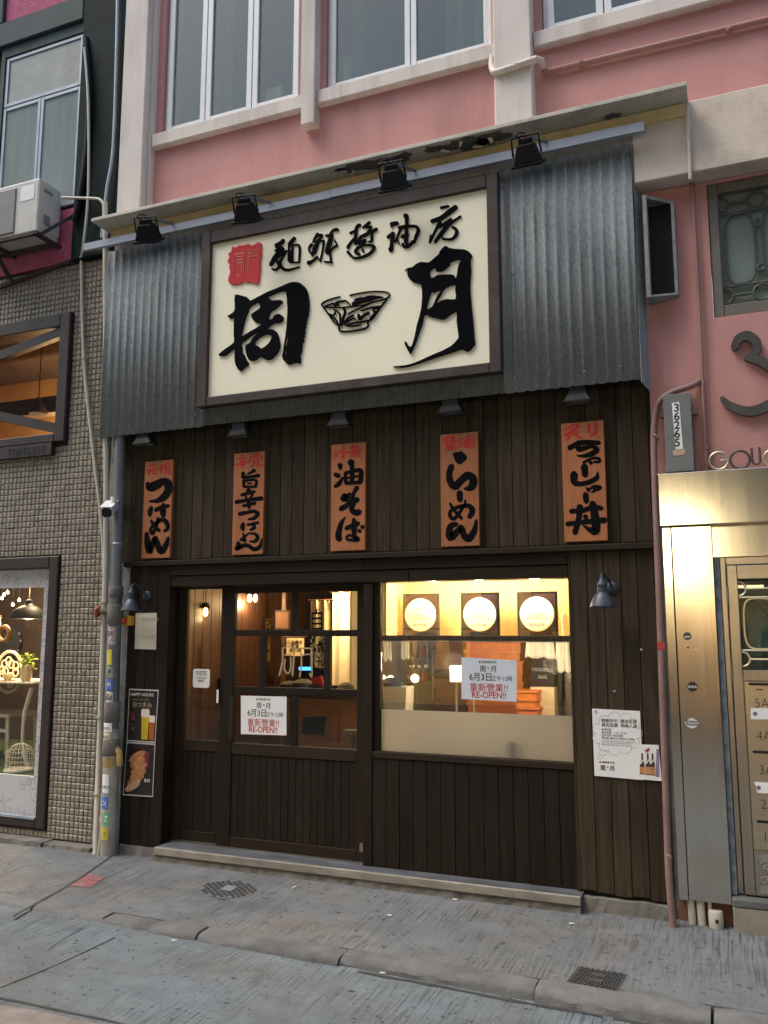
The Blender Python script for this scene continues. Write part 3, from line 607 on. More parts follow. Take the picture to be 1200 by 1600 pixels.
# duct outlet on the side of the tin cladding
dt = thing('vent_duct', 'galvanised sheet metal duct with dark open mouth beside the tin cladding', 'duct', (-.31,-.1,3.9))
MB().box(-.385,-.36,-.17,-.02,3.90,4.60).box(-.215,-.195,-.07,-.02,3.93,4.575).build('side_plate', 'zinc', dt)
MB().add([(-.36,-.16,4.58),(-.195,-.06,4.555),(-.195,-.02,4.58),(-.36,-.02,4.60),(-.36,-.165,4.60),(-.195,-.065,4.575)], [(0,1,5,4),(4,5,2,3)]).build('top_plate', 'zinc', dt)
MB().add([(-.36,-.16,3.915),(-.195,-.06,3.945),(-.195,-.02,3.93),(-.36,-.02,3.90),(-.36,-.165,3.90),(-.195,-.065,3.93)], [(0,1,5,4),(4,5,2,3)]).build('bottom_plate', 'zinc', dt)
BX(-.36,-.215,-.035,-.022,3.93,4.58).build('opening', 'dark_void', dt)

# big house number and street letters
n3 = cf = crop(800,400,3,-.012)
num = thing('house_number', 'big dark metal numeral three on the pink wall', 'house number', tuple(on_y(1165,650,-.01)))
brush('numeral', [[(1042,435,34),(1060,395,38),(1105,380,44),(1146,412,44),(1138,458,38),(1095,486,20)],[(1095,486,20),(1160,497,40),(1232,547,50),(1258,620,54),(1218,693,50),(1120,732,44),(1030,710,36),(985,672,22)]], cf, -.012, 'charcoal', num, thick=.03, rough=.0)
lets = thing('street_letters', 'slim metal letters standing on the steel door fascia', 'letters', tuple(on_y(1150,735,-.06)))
def arc(cx, cz, rx, rz, a0, a1, y, n=22): return [(cx+rx*math.cos(R(a)), y, cz+rz*math.sin(R(a))) for a in np.linspace(a0, a1, n)]
c = on_y(1123,720,-.06)
MB().tube(arc(c.x, c.z, .055,.055, 55, 360, -.06)+[(c.x+.01,-.06,c.z)], .0075, 8).build('letter', 'brass', lets, smooth=True)
c = on_y(1156,718,-.06)
MB().tube(arc(c.x, c.z, .055,.055, 0, 360, -.06, 30), .0075, 8, caps=False).build('letter', 'charcoal', lets, smooth=True)
c = on_y(1181,712,-.06)
MB().tube([(c.x-.022,-.06,c.z+.05),(c.x-.022,-.06,c.z-.03)]+arc(c.x, c.z-.03, .022,.022, 180, 360, -.06, 10)+[(c.x+.022,-.06,c.z+.05)], .0075, 8).build('letter', 'charcoal', lets, smooth=True)
c = on_y(1209,716,-.06)
MB().tube(arc(c.x, c.z, .055,.055, 55, 360, -.06)+[(c.x+.01,-.06,c.z)], .0075, 8).build('letter', 'brass', lets, smooth=True)
# meter box with its number
mbx = thing('meter_box', 'narrow grey metal box with a numbered white strip above the steel door', 'box', (-.235,-.07,2.755))
MB().box(-.318,-.152,-.11,-.055,2.755,3.258).build('cover', 'box_grey', mbx, bevel=.004)
BX(-.345,-.12,-.055,-.005,2.76,2.82).build('bracket', 'pipe_pink', mbx); BX(-.345,-.12,-.055,-.005,3.13,3.19).build('bracket', 'pipe_pink', mbx)
MB().prism([(-.267,3.20),(-.222,3.203),(-.213,2.90),(-.256,2.897)], -.1125, -.1105).build('number_strip', 'sticker_white', mbx)
text('numbers', '3\n6\n2\n6\n5', -.240, 3.142, -.113, .072, 'print_black', mbx, bold=.0015, line=.78, rot=R(1.2))
MB().prism([(-.275,2.893),(-.203,2.897),(-.203,2.862),(-.272,2.857)], -.112, -.1105).build('label', mat('peach_label', (.52,.34,.26), .7, var=.2, scale=40), mbx)
# ================================================================== THE RESTAURANT FRONT
rf = thing('restaurant_front', 'dark brown timber restaurant shopfront with sliding door and lit window', 'shopfront', (-2.45, 0, GZ))
XL, XR, XO, XW = -4.535, -0.425, -4.16, -0.955       # left edge, right edge, left jamb, right jamb
rp_ = random.Random(12)
def planks(x0, x1, z0, z1, yf, yb, wd, mt, parent, gap=0.005, jitz=0.0, name='plank'):
    n = max(1, round((x1-x0)/wd)); w_ = (x1-x0)/n
    for i in range(n):
        dy = rp_.uniform(-.0015, .0015); b = z0 + (rp_.uniform(0, jitz) if jitz else 0)
        CB(x0+i*w_+gap/2, x0+(i+1)*w_-gap/2, yf+dy, yb, b, z1, .0018).build(name, mt, parent)
BX(XL-.12, XR, .030, .06, 2.30, 3.44).build('backing', 'wood_back', rf)
planks(XL-.12, XR, 2.335, 3.45, 0.0, .03, .101, 'wood', rf, .0042)
# cornice trim
CB(XL-.05, XR+.005, -.035, .03, 2.285, 2.328, .006).build('trim', 'wood_h', rf)
# pillars
BX(XL, XO, .028, .05, .10, 2.284).build('backing', 'wood_back', rf)
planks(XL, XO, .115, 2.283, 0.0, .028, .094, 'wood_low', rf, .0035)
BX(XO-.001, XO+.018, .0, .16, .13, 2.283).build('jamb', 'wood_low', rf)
BX(XW, XR, .028, .05, .12, 2.284).build('backing', 'wood_back', rf)
planks(XW, XR-.002, .135, 2.283, 0.0, .028, .105, 'wood', rf, .0045, .03)
BX(XW-.018, XW+.001, .0, .16, .13, 2.283).build('jamb', 'wood', rf)
# lintel of two boards
CB(XO+.019, -2.45, -.002, .04, 2.205, 2.283, .004).build('lintel_board', 'wood_h', rf); CB(-2.446, XW-.02, -.004, .04, 2.205, 2.283, .004).build('lintel_board', 'wood_h', rf)
CB(XO+.019, -2.10, .006, .05, 2.118, 2.201, .004).build('lintel_board', 'wood_h', rf); CB(-2.096, XW-.02, .004, .05, 2.118, 2.201, .004).build('lintel_board', 'wood_h', rf)
BX(XO, XW, .05, .2, 2.118, 2.28).build('lintel_core', 'wood_back', rf)
# concrete plinths under the pillars
def rough_block(x0, x1, y0, y1, z0, z1, name, mt, parent, seed):
    rb = random.Random(seed); nx = max(3, int((x1-x0)/.05)); mb = MB(); t = []; b = []
    top = [(x0+(x1-x0)*i/nx, y0+rb.uniform(-.008,.008), z1+rb.uniform(-.006,.003)) for i in range(nx+1)]
    bot = [(x0+(x1-x0)*i/nx, y0-.012+rb.uniform(-.012,.006), z0) for i in range(nx+1)]
    bk = [(x, y1, z1) for x, _, _ in top]; bb = [(x, y1, z0) for x, _, _ in top]
    k = nx+1; mb.add(top+bot+bk+bb, [(k+i,k+i+1,i+1,i) for i in range(nx)]+[(i,i+1,2*k+i+1,2*k+i) for i in range(nx)]+[(0,k,3*k,2*k),(k-1,3*k-1,4*k-1,2*k-1)])
    return mb.build(name, mt, parent)
rough_block(-4.51, -4.12, -.02, .1, .0, .112, 'plinth', 'render_grey', rf, 1)
rough_block(-.935, -.43, -.03, .1, .0, .13, 'plinth', 'render_grey', rf, 2)
# door step
st = rough_block(-4.13, -.94, -.11, .2, .0, .098, 'step_base', 'render_grey', rf, 3)
CB(-4.11, -.935, -.125, -.10, .099, .150, .003).build('step_edge', 'step_edge', rf)
BX(-4.11, -.935, -.0995, .30, .10, .149).build('step_top', 'step_top', rf)
BX(-4.14, -2.47, .085, .10, .15, .156).build('door_track', 'steel_frame', rf); BX(-4.14, -2.47, .135, .15, .15, .156).build('door_track', 'steel_frame', rf)

# fixed leaf, left
d1 = BX(XO+.02, -3.68, .165, .172, .158, 2.117).build('door', 'wood_back', rf)
d1m = d1
# (the leaf core is only a thin lower panel: rebuild it as such)
bpy.data.objects.remove(d1)
def leaf(x0, x1, y, th, zb, zt, stile_l, stile_r, top, glass_rows, z_glass0, z_glass1, plank_w, bars, label=None):
    """a door leaf: core panel, stiles, rails, planks below, glazing bars and panes above"""
    core = BX(x0+.005, x1-.005, y+th*.45, y+th*.8, zb+.005, z_glass0-.01).build('door', 'wood_back', rf)
    if label: core['label'] = label
    yb = y+th
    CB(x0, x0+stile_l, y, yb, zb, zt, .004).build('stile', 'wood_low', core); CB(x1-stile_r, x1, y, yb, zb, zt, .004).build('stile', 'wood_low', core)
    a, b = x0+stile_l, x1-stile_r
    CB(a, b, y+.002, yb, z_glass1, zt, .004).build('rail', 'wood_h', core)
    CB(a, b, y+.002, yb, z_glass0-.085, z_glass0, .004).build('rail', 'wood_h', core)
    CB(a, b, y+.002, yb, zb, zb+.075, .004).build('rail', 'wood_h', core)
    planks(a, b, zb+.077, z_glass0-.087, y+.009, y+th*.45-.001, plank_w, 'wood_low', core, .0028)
    for (bx0, bx1, bz0, bz1) in bars: CB(bx0, bx1, y+.004, yb-.003, bz0, bz1, .003).build('glazing_bar', 'wood_low', core)
    for (px0, px1, pz0, pz1) in glass_rows:
        BX(px0, px1, y+th*.5, y+th*.5+.005, pz0, pz1).build('pane', 'pane', core)
    return core
A0, A1, B0, B1, B2 = .918, 2.062, 1.285, 1.345, 1.728
leaf(XO+.02, -3.672, .125, .035, .158, 2.116, .085, .06, 0, [(-4.055,-3.732,.92,2.10)], .918, 2.10, .05, [], None)
L2 = leaf(-3.690, -2.462, .075, .038, .158, 2.116, .115, .068, 0,
     [(-3.575,-3.075,1.775,2.056),(-3.025,-2.53,1.775,2.056),(-3.575,-3.352,1.345,1.726),(-3.300,-2.800,1.345,1.726),(-2.752,-2.53,1.345,1.726),(-3.575,-3.073,.922,1.286),(-3.020,-2.53,.922,1.286)],
     .92, 2.058, .062,
     [(-3.575,-2.53,1.727,1.774),(-3.575,-2.53,1.287,1.344),(-3.075,-3.025,1.774,2.058),(-3.352,-3.300,1.344,1.727),(-2.800,-2.752,1.344,1.727),(-3.073,-3.020,.92,1.287)])
MB().box(-3.715,-3.690,.062,.076,1.21,1.40).build('handle', 'gloss_black', L2, bevel=.003)
BX(-3.711,-3.694,.0595,.0615,1.215,1.315).build('handle_label', 'paper', L2)
BX(-3.60,-3.572,.066,.076,.95,1.27).build('pull_groove', 'wood_back', L2)
BX(-2.50,-2.468,.068,.0755,.225,.285).build('floor_lock', 'steel_frame', L2)

# window bay
CB(-2.455, -2.385, .02, .12, .152, 2.116, .004).build('post', 'wood_low', rf)
CB(-2.384, -2.335, .045, .11, .90, 2.116, .004).build('post', 'wood_low', rf)
wn = CB(-2.334, XW-.019, .035, .10, 1.700, 1.736, .004).build('window', 'wood', rf)
CB(-2.384, XW-.019, .02, .12, .880, .925, .004).build('sill', 'wood_h', wn)
BX(-2.334, XW-.02, .07, .076, 1.737, 2.116).build('pane', 'pane_shop', wn)
BX(-2.334, XW-.02, .07, .076, 1.215, 1.699).build('pane', 'pane_shop', wn)
BX(-2.334, XW-.02, .07, .076, .926, 1.2145).build('frosted_pane', 'frost', wn)
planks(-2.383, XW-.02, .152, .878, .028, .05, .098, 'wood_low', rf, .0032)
BX(-2.383, XW-.02, .051, .09, .152, .878).build('backing', 'wood_back', rf)

# ---------------------------------------------------------------- the dining room
ROOM = (-4.50, -0.50, .20, 4.6, .12, 2.75)
x0, x1, y0, y1, z0, z1 = ROOM
dr = thing('dining_room', 'warm lit dining room seen through the restaurant glass', 'interior', ((x0+x1)/2, 2.2, z0))
BX(x0, x1, y0, y1, z0-.05, z0).build('floor', 'in_floor', dr); BX(x0, x1, y0, y1, z1, z1+.05).build('ceiling', 'in_ceiling', dr)
BX(x0-.05, x0-.02, .16, y1, z0, z1).build('side_wall', 'wood_back', dr); BX(x1, x1+.05, .16, y1, z0, z1).build('side_wall', 'in_beige', dr)
BX(x0, x1, y1, y1+.05, z0, z1).build('back_wall', 'in_wood_dark', dr)
BX(x0, x1, .17, .20, 2.13, z1).build('front_wall', 'in_ceiling', dr)
k = y0
while k < y1:        # plank lining of the side wall
    MB().box(x0-.02, x0, k+.004, k+.13, z0, z1).build('plank', 'in_wood', dr); k += .134
k = x0
while k < -1.9:
    BX(k+.004, min(k+.14,-1.9), y1-.02, y1, z0, z1).build('plank', 'in_wood', dr); k += .145
def lamp_light(name, loc, power, col, r, parent, size=None):
    ld = bpy.data.lights.new(name, 'POINT'); ld.energy = power; ld.color = col; ld.shadow_soft_size = r
    lo = bpy.data.objects.new(name, ld); lo.location = loc; link(lo, parent); return lo
WARM = (1.0, 0.66, 0.32)
def pendant(x, y, z, power, label):
    t = thing('pendant_lamp', label, 'lamp', (x, y, z), 'pendant lamps in the dining room')
    MB().tube([(x,y,z+.08),(x,y,z1)], .004, 6).build('cord', 'black_metal', t)
    MB().lathe([(.012,.10),(.03,.09),(.045,.05),(.05,.045),(.047,.047),(.026,.085)], (x,y,z)).build('shade', 'black_metal', t, smooth=True)
    MB().lathe([(.001,-.03),(.016,-.02),(.022,0),(.016,.03),(.01,.05)], (x,y,z), n=12).build('bulb', 'bulb', t, smooth=True)
    lamp_light('glow', (x, y, z-.05), power, WARM, .04, t)
def at_px(u, v, y): return on_y(u, v, y)
q = at_px(321,958,1.0); pendant(q.x, 1.0, q.z, .6, 'small lit pendant lamp by the plank side wall')
q = at_px(390,936,1.7); pendant(q.x, 1.7, q.z, 5, 'small lit pendant lamp hanging over the dining tables')
q = at_px(399,936,1.75); pendant(q.x, 1.75, q.z, 4, 'small lit pendant lamp hanging close beside its twin')
q = at_px(536,905,1.5); pendant(q.x, 1.45, q.z, 36, 'small lit pendant lamp shining on the hanging banner')
# counter
ct = thing('counter', 'orange brown timber counter inside the doorway', 'counter', (-3.5, 1.3, z0))
ca, cb_2 = at_px(455,1090,1.0), at_px(530,1090,1.0)
BX(ca.x, cb_2.x+.3, 1.0, 1.5, z0, ca.z).build('body', 'counter_wood', ct); CB(ca.x-.03, cb_2.x+.33, .96, 1.54, ca.z, ca.z+.035, .004).build('top', 'in_wood_dark', ct)
CZ = ca.z+.035
a, b = at_px(475,1120,.99), at_px(509,1149,.99); MB().prism([(a.x,a.z),(b.x,a.z+.01),(b.x-.02,b.z),(a.x-.01,b.z+.01)], .975, .992).build('dark_panel', 'black_cloth', ct)
a, b = at_px(512,1108,.99), at_px(530,1160,.99); BX(a.x, b.x, .965, .995, b.z, a.z).build('end_post', 'menu_wood', ct)
bag = thing('bag', 'black bags and cloths heaped on the timber counter', 'bag', (ca.x+.2, 1.1, CZ))
for k, (u, bw, bh) in enumerate([(452,.20,.10),(474,.24,.12),(497,.22,.10),(540,.16,.10)]):
    bx = at_px(u,1085,1.1).x; MB().lathe([(bw*.4,0),(bw*.52,bh*.3),(bw*.42,bh*.75),(bw*.15,bh),(.01,bh*1.02)], (bx,1.1,CZ), n=9).build('fold', 'black_cloth', bag, smooth=True)
a, b = at_px(467,1042,1.3), at_px(506,1074,1.3)
till = thing('till', 'dark till with blue lit screen on the counter', 'till', ((a.x+b.x)/2, 1.35, CZ))
MB().box(a.x,b.x,1.30,1.48,CZ,b.z).build('base', 'black_cloth', till); MB().prism([(a.x,b.z),(b.x,b.z),(b.x+.02,a.z-.02),(b.x-.12,a.z),(a.x,a.z-.01)], 1.31, 1.34).build('screen', 'gloss_black', till)
c, d = at_px(467,1042,1.295), at_px(485,1047.5,1.295); BX(c.x,d.x,1.296,1.305,d.z,c.z).build('display', 'screen_blue', till)
a = at_px(486,1059,1.05); rp2 = thing('red_packet', 'bright red folded packet standing on the counter', 'packet', (a.x,1.05,CZ))
MB().prism([(a.x,a.z),(a.x+.10,a.z+.02),(a.x+.13,a.z-.06),(a.x+.12,CZ+.02),(a.x+.05,CZ+.002)], 1.04, 1.06).build('packet', mat('packet_red', (.55,.03,.03), .6), rp2)
# hanging banners with brush writing
def banner(u0, u1, v0, v1, y, label, lines, mt='banner', im='ink', wave=.012):
    p0, p1 = at_px(u0, v0, y), at_px(u1, v1, y); x0_, x1_, z1_, z0_ = p0.x, p1.x, p0.z, p1.z
    t = thing('banner', label, 'banner', ((x0_+x1_)/2, y, z0_))
    n = 14; mb = MB(); vs = []
    for i in range(n+1):
        xx = x0_+(x1_-x0_)*i/n; dy = wave*math.sin(i*1.1)
        vs += [(xx, y+dy, z0_), (xx, y+dy, z1_)]
    mb.add(vs, [(2*i, 2*i+2, 2*i+3, 2*i+1) for i in range(n)]).build('cloth', mt, t, smooth=True)
    MB().tube([(x0_-.03,y,z1_),(x1_+.03,y,z1_)], .008, 8).build('rod', 'in_wood_dark', t)
    for (s, u, v, size, sx, bold) in lines:
        p = at_px(u, v, y); text('writing', s, p.x, p.z, y-wave-.004, size, im, t, bold=bold, line=.86, sx=sx)
    return t
banner(486, 516, 938, 1060, 1.45, 'tall cream banner with bold vertical brush writing', [('自\n然', 496, 983, .22, .75, .0012), ('だ\nけ', 496, 1027, .11, .9, .001), ('日\n本\nの\n味', 508, 1012, .10, .8, .0008)])
banner(520, 562, 925, 1072, 1.75, 'wide pale cloth glowing under the lamp beside the counter', [], 'shop_white', wave=.02)
banner(414, 422, 965, 1033, 1.2, 'narrow yellow vertical menu strip with dark writing', [('つ\nけ\nめ\nん', 418, 978, .09, .8, .001)], mat('yellow_strip', (.62,.42,.06), .8), wave=.003)
banner(448, 475, 995, 1025, 1.9, 'yellow bordered notice hanging in the dining room', [('お品書き\n醤油\n油そば', 461, 1006, .045, 1, .0005)], wave=.002)
for k, (u, v, w_) in enumerate([(441, 985, .085)]):
    q = at_px(u, v, 1.95); xx, zz = q.x, q.z
    t = thing('wall_picture', ['framed print on a post beside the yellow strip', 'small framed print close to the twin lamps'][k], 'picture', (xx, 1.95, zz))
    BX(xx-w_, xx+w_, 1.95, 1.97, zz, zz+w_*2.4).build('frame', 'black_cloth', t); BX(xx-w_*.85, xx+w_*.85, 1.943, 1.949, zz+.02, zz+w_*2.4-.02).build('print', 'carton', t)
    BX(xx-.02, xx+.02, 1.972, 2.0, z0, z1).build('post', 'in_wood_dark', t)
# vinyl lettering on the sliding door (tall thin gold characters)
vl = thing('door_lettering', 'tall slim gold characters applied on the sliding door glass', 'lettering', (-3.05, .09, 1.40))
cr = crop(260,860,3.529,.0915)
for k, sts in enumerate([
    [[(640,540,9),(640,610,9),(622,690,9)],[(640,540,9),(700,540,9),(695,690,9)],[(650,575,8),(690,575,8)],[(655,600,8),(650,650,8),(670,680,8),(685,650,8),(685,590,8)]],
    [[(740,540,9),(745,620,9),(735,695,9)],[(740,540,9),(800,540,9)],[(750,575,8),(800,572,8)],[(800,540,9),(802,690,9),(790,680,8)]]]):
    brush('character', sts, cr, .0915, 'gold_print', vl, .001, 0)
tagm = thing('window_sticker', 'white rounded award sticker on the fixed door pane', 'sticker', (-3.8,.13,1.40))
def rrect(x0, x1, z0, z1, r, n=5):
    pts = []
    for cx, cz, a0 in ((x1-r,z1-r,0),(x0+r,z1-r,90),(x0+r,z0+r,180),(x1-r,z0+r,270)):
        pts += [(cx+r*math.cos(R(a0+90*k/n)), cz+r*math.sin(R(a0+90*k/n))) for k in range(n+1)]
    return pts
q0, q1 = on_y(302,1045,.135), on_y(327,1075,.135)
MB().prism(rrect(q0.x, q1.x, q1.z, q0.z, .02), .134, .137).build('sheet', 'paper', tagm)
cx = (q0.x+q1.x)/2
text('lettering', 'T/STE', cx, q0.z-.048, .1325, .044, 'print_black', tagm); text('lettering', 'Awards', cx, q0.z-.078, .1325, .028, 'print_grey', tagm, shear=.4); text('lettering', '開飯熱店', cx, q0.z-.098, .1325, .014, 'print_black', tagm)

# ---------------------------------------------------------------- display niche with the three award plaques
nx0, nx1 = -2.33, XW-.02
nb = thing('display_niche', 'bright cream display niche behind the upper window pane', 'niche', ((nx0+nx1)/2,.4,1.68))
BX(nx0-.02, nx1+.02, .62, .64, 1.70, 2.20).build('back_board', 'in_cream', nb); BX(nx0-.02, nx1+.02, .17, .62, 1.705, 1.725).build('shelf', 'in_cream', nb)
BX(nx0-.02, nx1+.02, .17, .62, 2.20, 2.22).build('niche_ceiling', 'in_cream', nb); BX(nx1+.005, nx1+.02, .17, .62, 1.69, 2.20).build('niche_side', 'in_cream', nb); BX(nx0-.02, nx0-.005, .17, .62, 1.69, 2.20).build('niche_side', 'in_cream', nb)
MB().box(nx0+.05, nx1-.05, .25, .29, 2.165, 2.185).build('strip_light', 'tube', nb)
for xx in (-2.0,-1.65,-1.25): lamp_light('glow', (xx,.25,2.14), 8.0, (1.0,.80,.50), .05, nb)
for k, (u, lb) in enumerate([(655,'black framed round white plaque nearest the sliding door'),(748,'black framed round white plaque in the middle of the niche'),(838,'black framed round white plaque nearest the plank pillar')]):
    c = on_y(u, 963, .34)
    t = thing('award_plaque', lb, 'plaque', (c.x, .36, 1.69), 'award plaques in the window niche')
    BX(c.x-.145, c.x+.145, .375, .395, 1.728, 2.045).build('frame', 'gloss_black', t); BX(c.x-.128, c.x+.128, .372, .3745, 1.742, 2.028).build('print', mat('maroon%d' % k, (.018,.007,.007), .3, var=.5, scale=8), t)
    MB().lathe([(.122,0),(.122,.012),(.112,.016),(.001,.016)], (c.x,.37,1.885), (0,-1,0), 32).build('disc', 'white_plate', t)
    text('lettering', '2015', c.x, 1.915, .353, .03, 'print_grey', t); text('lettering', 'SHUGETSU\nNOODLE SHOP', c.x, 1.875, .353, .022, 'print_grey', t); text('lettering', '周月拉麵', c.x, 1.80, .353, .028, 'print_grey', t)
t = thing('figurine', 'pair of small cream figurines at the end of the niche', 'figurine', (-1.05,.35,1.69))
for dx in (-.03,.035): MB().lathe([(.022,0),(.014,.05),(.02,.10),(.024,.135),(.016,.165),(.001,.175)], (-1.04+dx,.34,1.726), n=12).build('figure', 'vase', t, smooth=True)
# ---------------------------------------------------------------- store room behind the lower pane
sr = thing('store_room', 'beige walled prep area behind the lower shop window', 'interior', (-1.65, 1.2, z0))
BX(-3.17, -3.15, 1.35, 2.2, z0, 2.7).build('partition', 'in_beige', sr); BX(-3.15, -.52, 2.2, 2.23, z0, 2.7).build('back_wall', 'in_beige', sr)
BX(-2.36, -.52, .17, .66, 1.690, 1.703).build('niche_underside', 'in_beige', sr)
lamp_light('glow', (-1.62,.36,1.10), .5, (1.0,.74,.40), .06, sr); lamp_light('glow', (-2.25,.33,.98), .5, (1.0,.66,.30), .05, sr); lamp_light('glow', (-1.05,.33,.98), .5, (1.0,.66,.30), .05, sr); BX(-1.95, -1.35, .9, .94, 2.64, 2.66).build('strip_light', 'tube', sr)  # unseen point lights added low behind the frosted pane to make it glow
for xx in (-2.05,-1.25): lamp_light('glow', (xx,.85,1.52), 8.0, (1.0,.78,.48), .08, sr)  # point lights without fittings, added to brighten the prep area
bn = thing('work_bench', 'low steel work bench inside the shop window', 'bench', (-1.65,1.4,z0))
BX(-2.95,-.55,.75,1.9,.93,.97).build('top', 'steel_frame', bn); BX(-2.93,-.57,.80,1.85,z0,.20).build('shelf', 'steel_frame', bn)
for xx in (-2.9,-.6):
    for yy in (.8,1.84): BX(xx-.02,xx+.02,yy-.02,yy+.02,z0,.93).build('leg', 'steel_frame', bn)
rc = random.Random(5)
def crate(x, y, z, w_, d_, h_, mt, label, grp, name='crate'):
    t = thing(name, label, 'crate' if name == 'crate' else 'carton', (x, y, z), grp)
    MB().box(x-w_/2, x+w_/2, y-d_/2, y+d_/2, z, z+h_*.72).build('body', mt, t); MB().box(x-w_/2-.012, x+w_/2+.012, y-d_/2-.012, y+d_/2+.012, z+h_*.74, z+h_*.98).build('rim', mt, t)
ORD = ['first','second','third','fourth','fifth','sixth','seventh','eighth']
def span(u0, u1, y): return at_px(u0,1050,y).x, at_px(u1,1050,y).x
a, b = span(730, 815, 1.6)
for i in range(8): crate((a+b)/2+rc.uniform(-.012,.012), 1.75, .972+i*.09, b-a, .32, .09, 'crate_orange', 'orange noodle crate, '+ORD[i]+' from the bench in the wide stack behind the notice', 'orange noodle crates')
a, b = span(808, 838, 1.15)
for i in range(5): crate((a+b)/2+rc.uniform(-.008,.008), 1.25, .972+i*.065, b-a, .24, .065, 'crate_orange', 'orange noodle tray, '+ORD[i]+' from the bench in the low stack beside the black bag', 'orange noodle trays')
a, b = span(678, 728, 1.6)
for i in range(7): crate((a+b)/2+rc.uniform(-.01,.01), 1.78, .972+i*.105, b-a, .30, .105, 'carton', 'dark brown carton, '+ORD[i]+' from the bench in the stack beside the noodle machine', 'brown cartons', 'carton')
a, b = at_px(702,1040,.95), at_px(722,1067,.95)
nm = thing('noodle_machine', 'white noodle machine with dark motor on the bench', 'machine', (a.x,1.0,.972))
MB().box(a.x,b.x,.95,1.12,b.z,a.z).build('head', 'machine_white', nm, bevel=.01)
mm = at_px(703,1053,1.02); MB().lathe([(.036,0),(.04,.03),(.04,.11),(.032,.13)], mm, (-1,0,0), 16).build('motor', 'gloss_black', nm, smooth=True)
for u in (713,740): xx = at_px(u,1080,1.0).x; MB().tube([(xx,1.0,.972),(xx,1.0,b.z+.02)], .012, 8).build('leg', 'steel_frame', nm)
MB().box(a.x-.05,b.x+.1,.94,1.14,.972,.99).build('base', 'steel_frame', nm)
a, b = at_px(830,1031,1.3), at_px(866,1073,1.3)  # bag shape added where the glass mirrors one from across the street
bb = thing('reflected_bag', 'black bag shape with pale lettering, added for a reflection in the shop window', 'bag', ((a.x+b.x)/2,1.35,.972))
MB().prism([(a.x-.01,b.z),(b.x,b.z),(b.x+.005,a.z),(a.x,a.z+.008)], 1.30, 1.42).build('bag_body', 'black_cloth', bb); BX(a.x-.01,b.x,1.29,1.43,.972,b.z-.004).build('carton_base', 'in_beige', bb)
text('lettering', 'NOODLE\nBAR', (a.x+b.x)/2, a.z-.09, 1.298, .04, 'print_grey', bb, line=1.5)
cl = thing('hanging_cloths', 'white aprons, and added shapes for reflected garments, inside the shop window', 'cloth', (-1.0,1.5,1.2))
for k, (u0, u1, v) in enumerate([(820,868,1028),(868,892,1050),(598,612,1032),(626,640,1030)]):  # right pair are added shapes for garments reflected in the glass, left pair aprons
    p, q = at_px(u0, v, 1.45), at_px(u1, v, 1.45); mb = MB(); vs = []; ww = q.x-p.x
    for i in range(11): vs += [(p.x+ww*i/10, 1.45+.02*math.sin(i*1.9), p.z+.012*math.sin(i*1.3)), (p.x+ww*(.1+.08*i), 1.45+.008*math.sin(i*1.9), 1.75)]
    mb.add(vs, [(2*i,2*i+2,2*i+3,2*i+1) for i in range(10)]).build('apron_and_reflection', 'white_plate', cl, smooth=True)
a, b = at_px(598,1072,.95), at_px(640,1110,.95)
hb = thing('storage_box', 'pale plastic storage box with a cloth on top beside the partition', 'box', ((a.x+b.x)/2,.95,.972))
MB().prism([(a.x,.972),(b.x-.02,.972),(b.x,a.z),(a.x-.02,a.z)], .88, 1.06).build('box_body', 'machine_white', hb); MB().lathe([(.09,0),(.10,.03),(.06,.06),(.01,.075)], ((a.x+b.x)/2-.05,.97,a.z), n=10).build('cloth', 'black_cloth', hb, smooth=True)
for u, v in ((597,1061),(648,1060),(610,1062)):
    q = at_px(u, v, 1.1); t = thing('clip_lamp', 'small glowing clip lamp low among the kitchen things', 'lamp', tuple(q), 'clip lamps in the prep area')
    MB().lathe([(.001,-.03),(.028,-.015),(.034,.01),(.02,.03)], q, (.8,-.5,.2), 14).build('bulb', 'tube', t, smooth=True); MB().tube([q, (q.x, q.y+.05, .972)], .006, 6).build('stand', 'steel_frame', t)
# back shelf with bowls, jars and bottles; hanging ladles; steel fridge
p, q = at_px(632,1030,2.05), at_px(682,1030,2.05)
sh = thing('wall_shelf', 'steel wall shelf of bowls and jars beside the brown cartons', 'shelf', ((p.x+q.x)/2, 2.1, 1.2))
for zz in (1.28, 1.50): BX(p.x, q.x, 1.98, 2.19, zz, zz+.012).build('board', 'steel_frame', sh)
for xx in (p.x+.01, q.x-.03): BX(xx, xx+.02, 2.0, 2.19, .972, 1.62).build('upright', 'steel_frame', sh)
rs_ = random.Random(21)
for zz in (1.292, 1.512):
    xx = p.x+.06
    while xx < q.x-.06:
        kk = rs_.randrange(3); pr = [[(.03,0),(.055,.035),(.06,.05),(.05,.045)], [(.035,0),(.035,.08),(.03,.09),(.031,.105)], [(.022,0),(.024,.07),(.010,.10),(.009,.13)]][kk]
        lbl = ['white bowl', 'lidded jar', 'slim bottle'][kk]
        t = thing(['bowl','jar','bottle'][kk], lbl+' on the '+('lower' if zz < 1.4 else 'upper')+' board of the steel wall shelf', ['bowl','jar','bottle'][kk], (xx,2.08,zz), 'crockery on the steel shelf')
        MB().lathe(pr, (xx,2.08,zz), n=14).build('body', ['white_plate','beer_red','gloss_black'][kk], t, smooth=True)
        MB().lathe([(pr[-1][0]*1.08,pr[-1][1]),(pr[-1][0]*1.08,pr[-1][1]+.012)], (xx,2.08,zz), n=14).build('rim', ['white_plate','steel_frame','red_plastic'][kk], t)
        xx += .125
p, q = at_px(872,1010,1.6), at_px(893,1010,1.6)
fr_ = thing('fridge', 'tall steel fridge at the pillar end of the shop window', 'fridge', ((p.x+q.x)/2+.1, 1.8, z0))
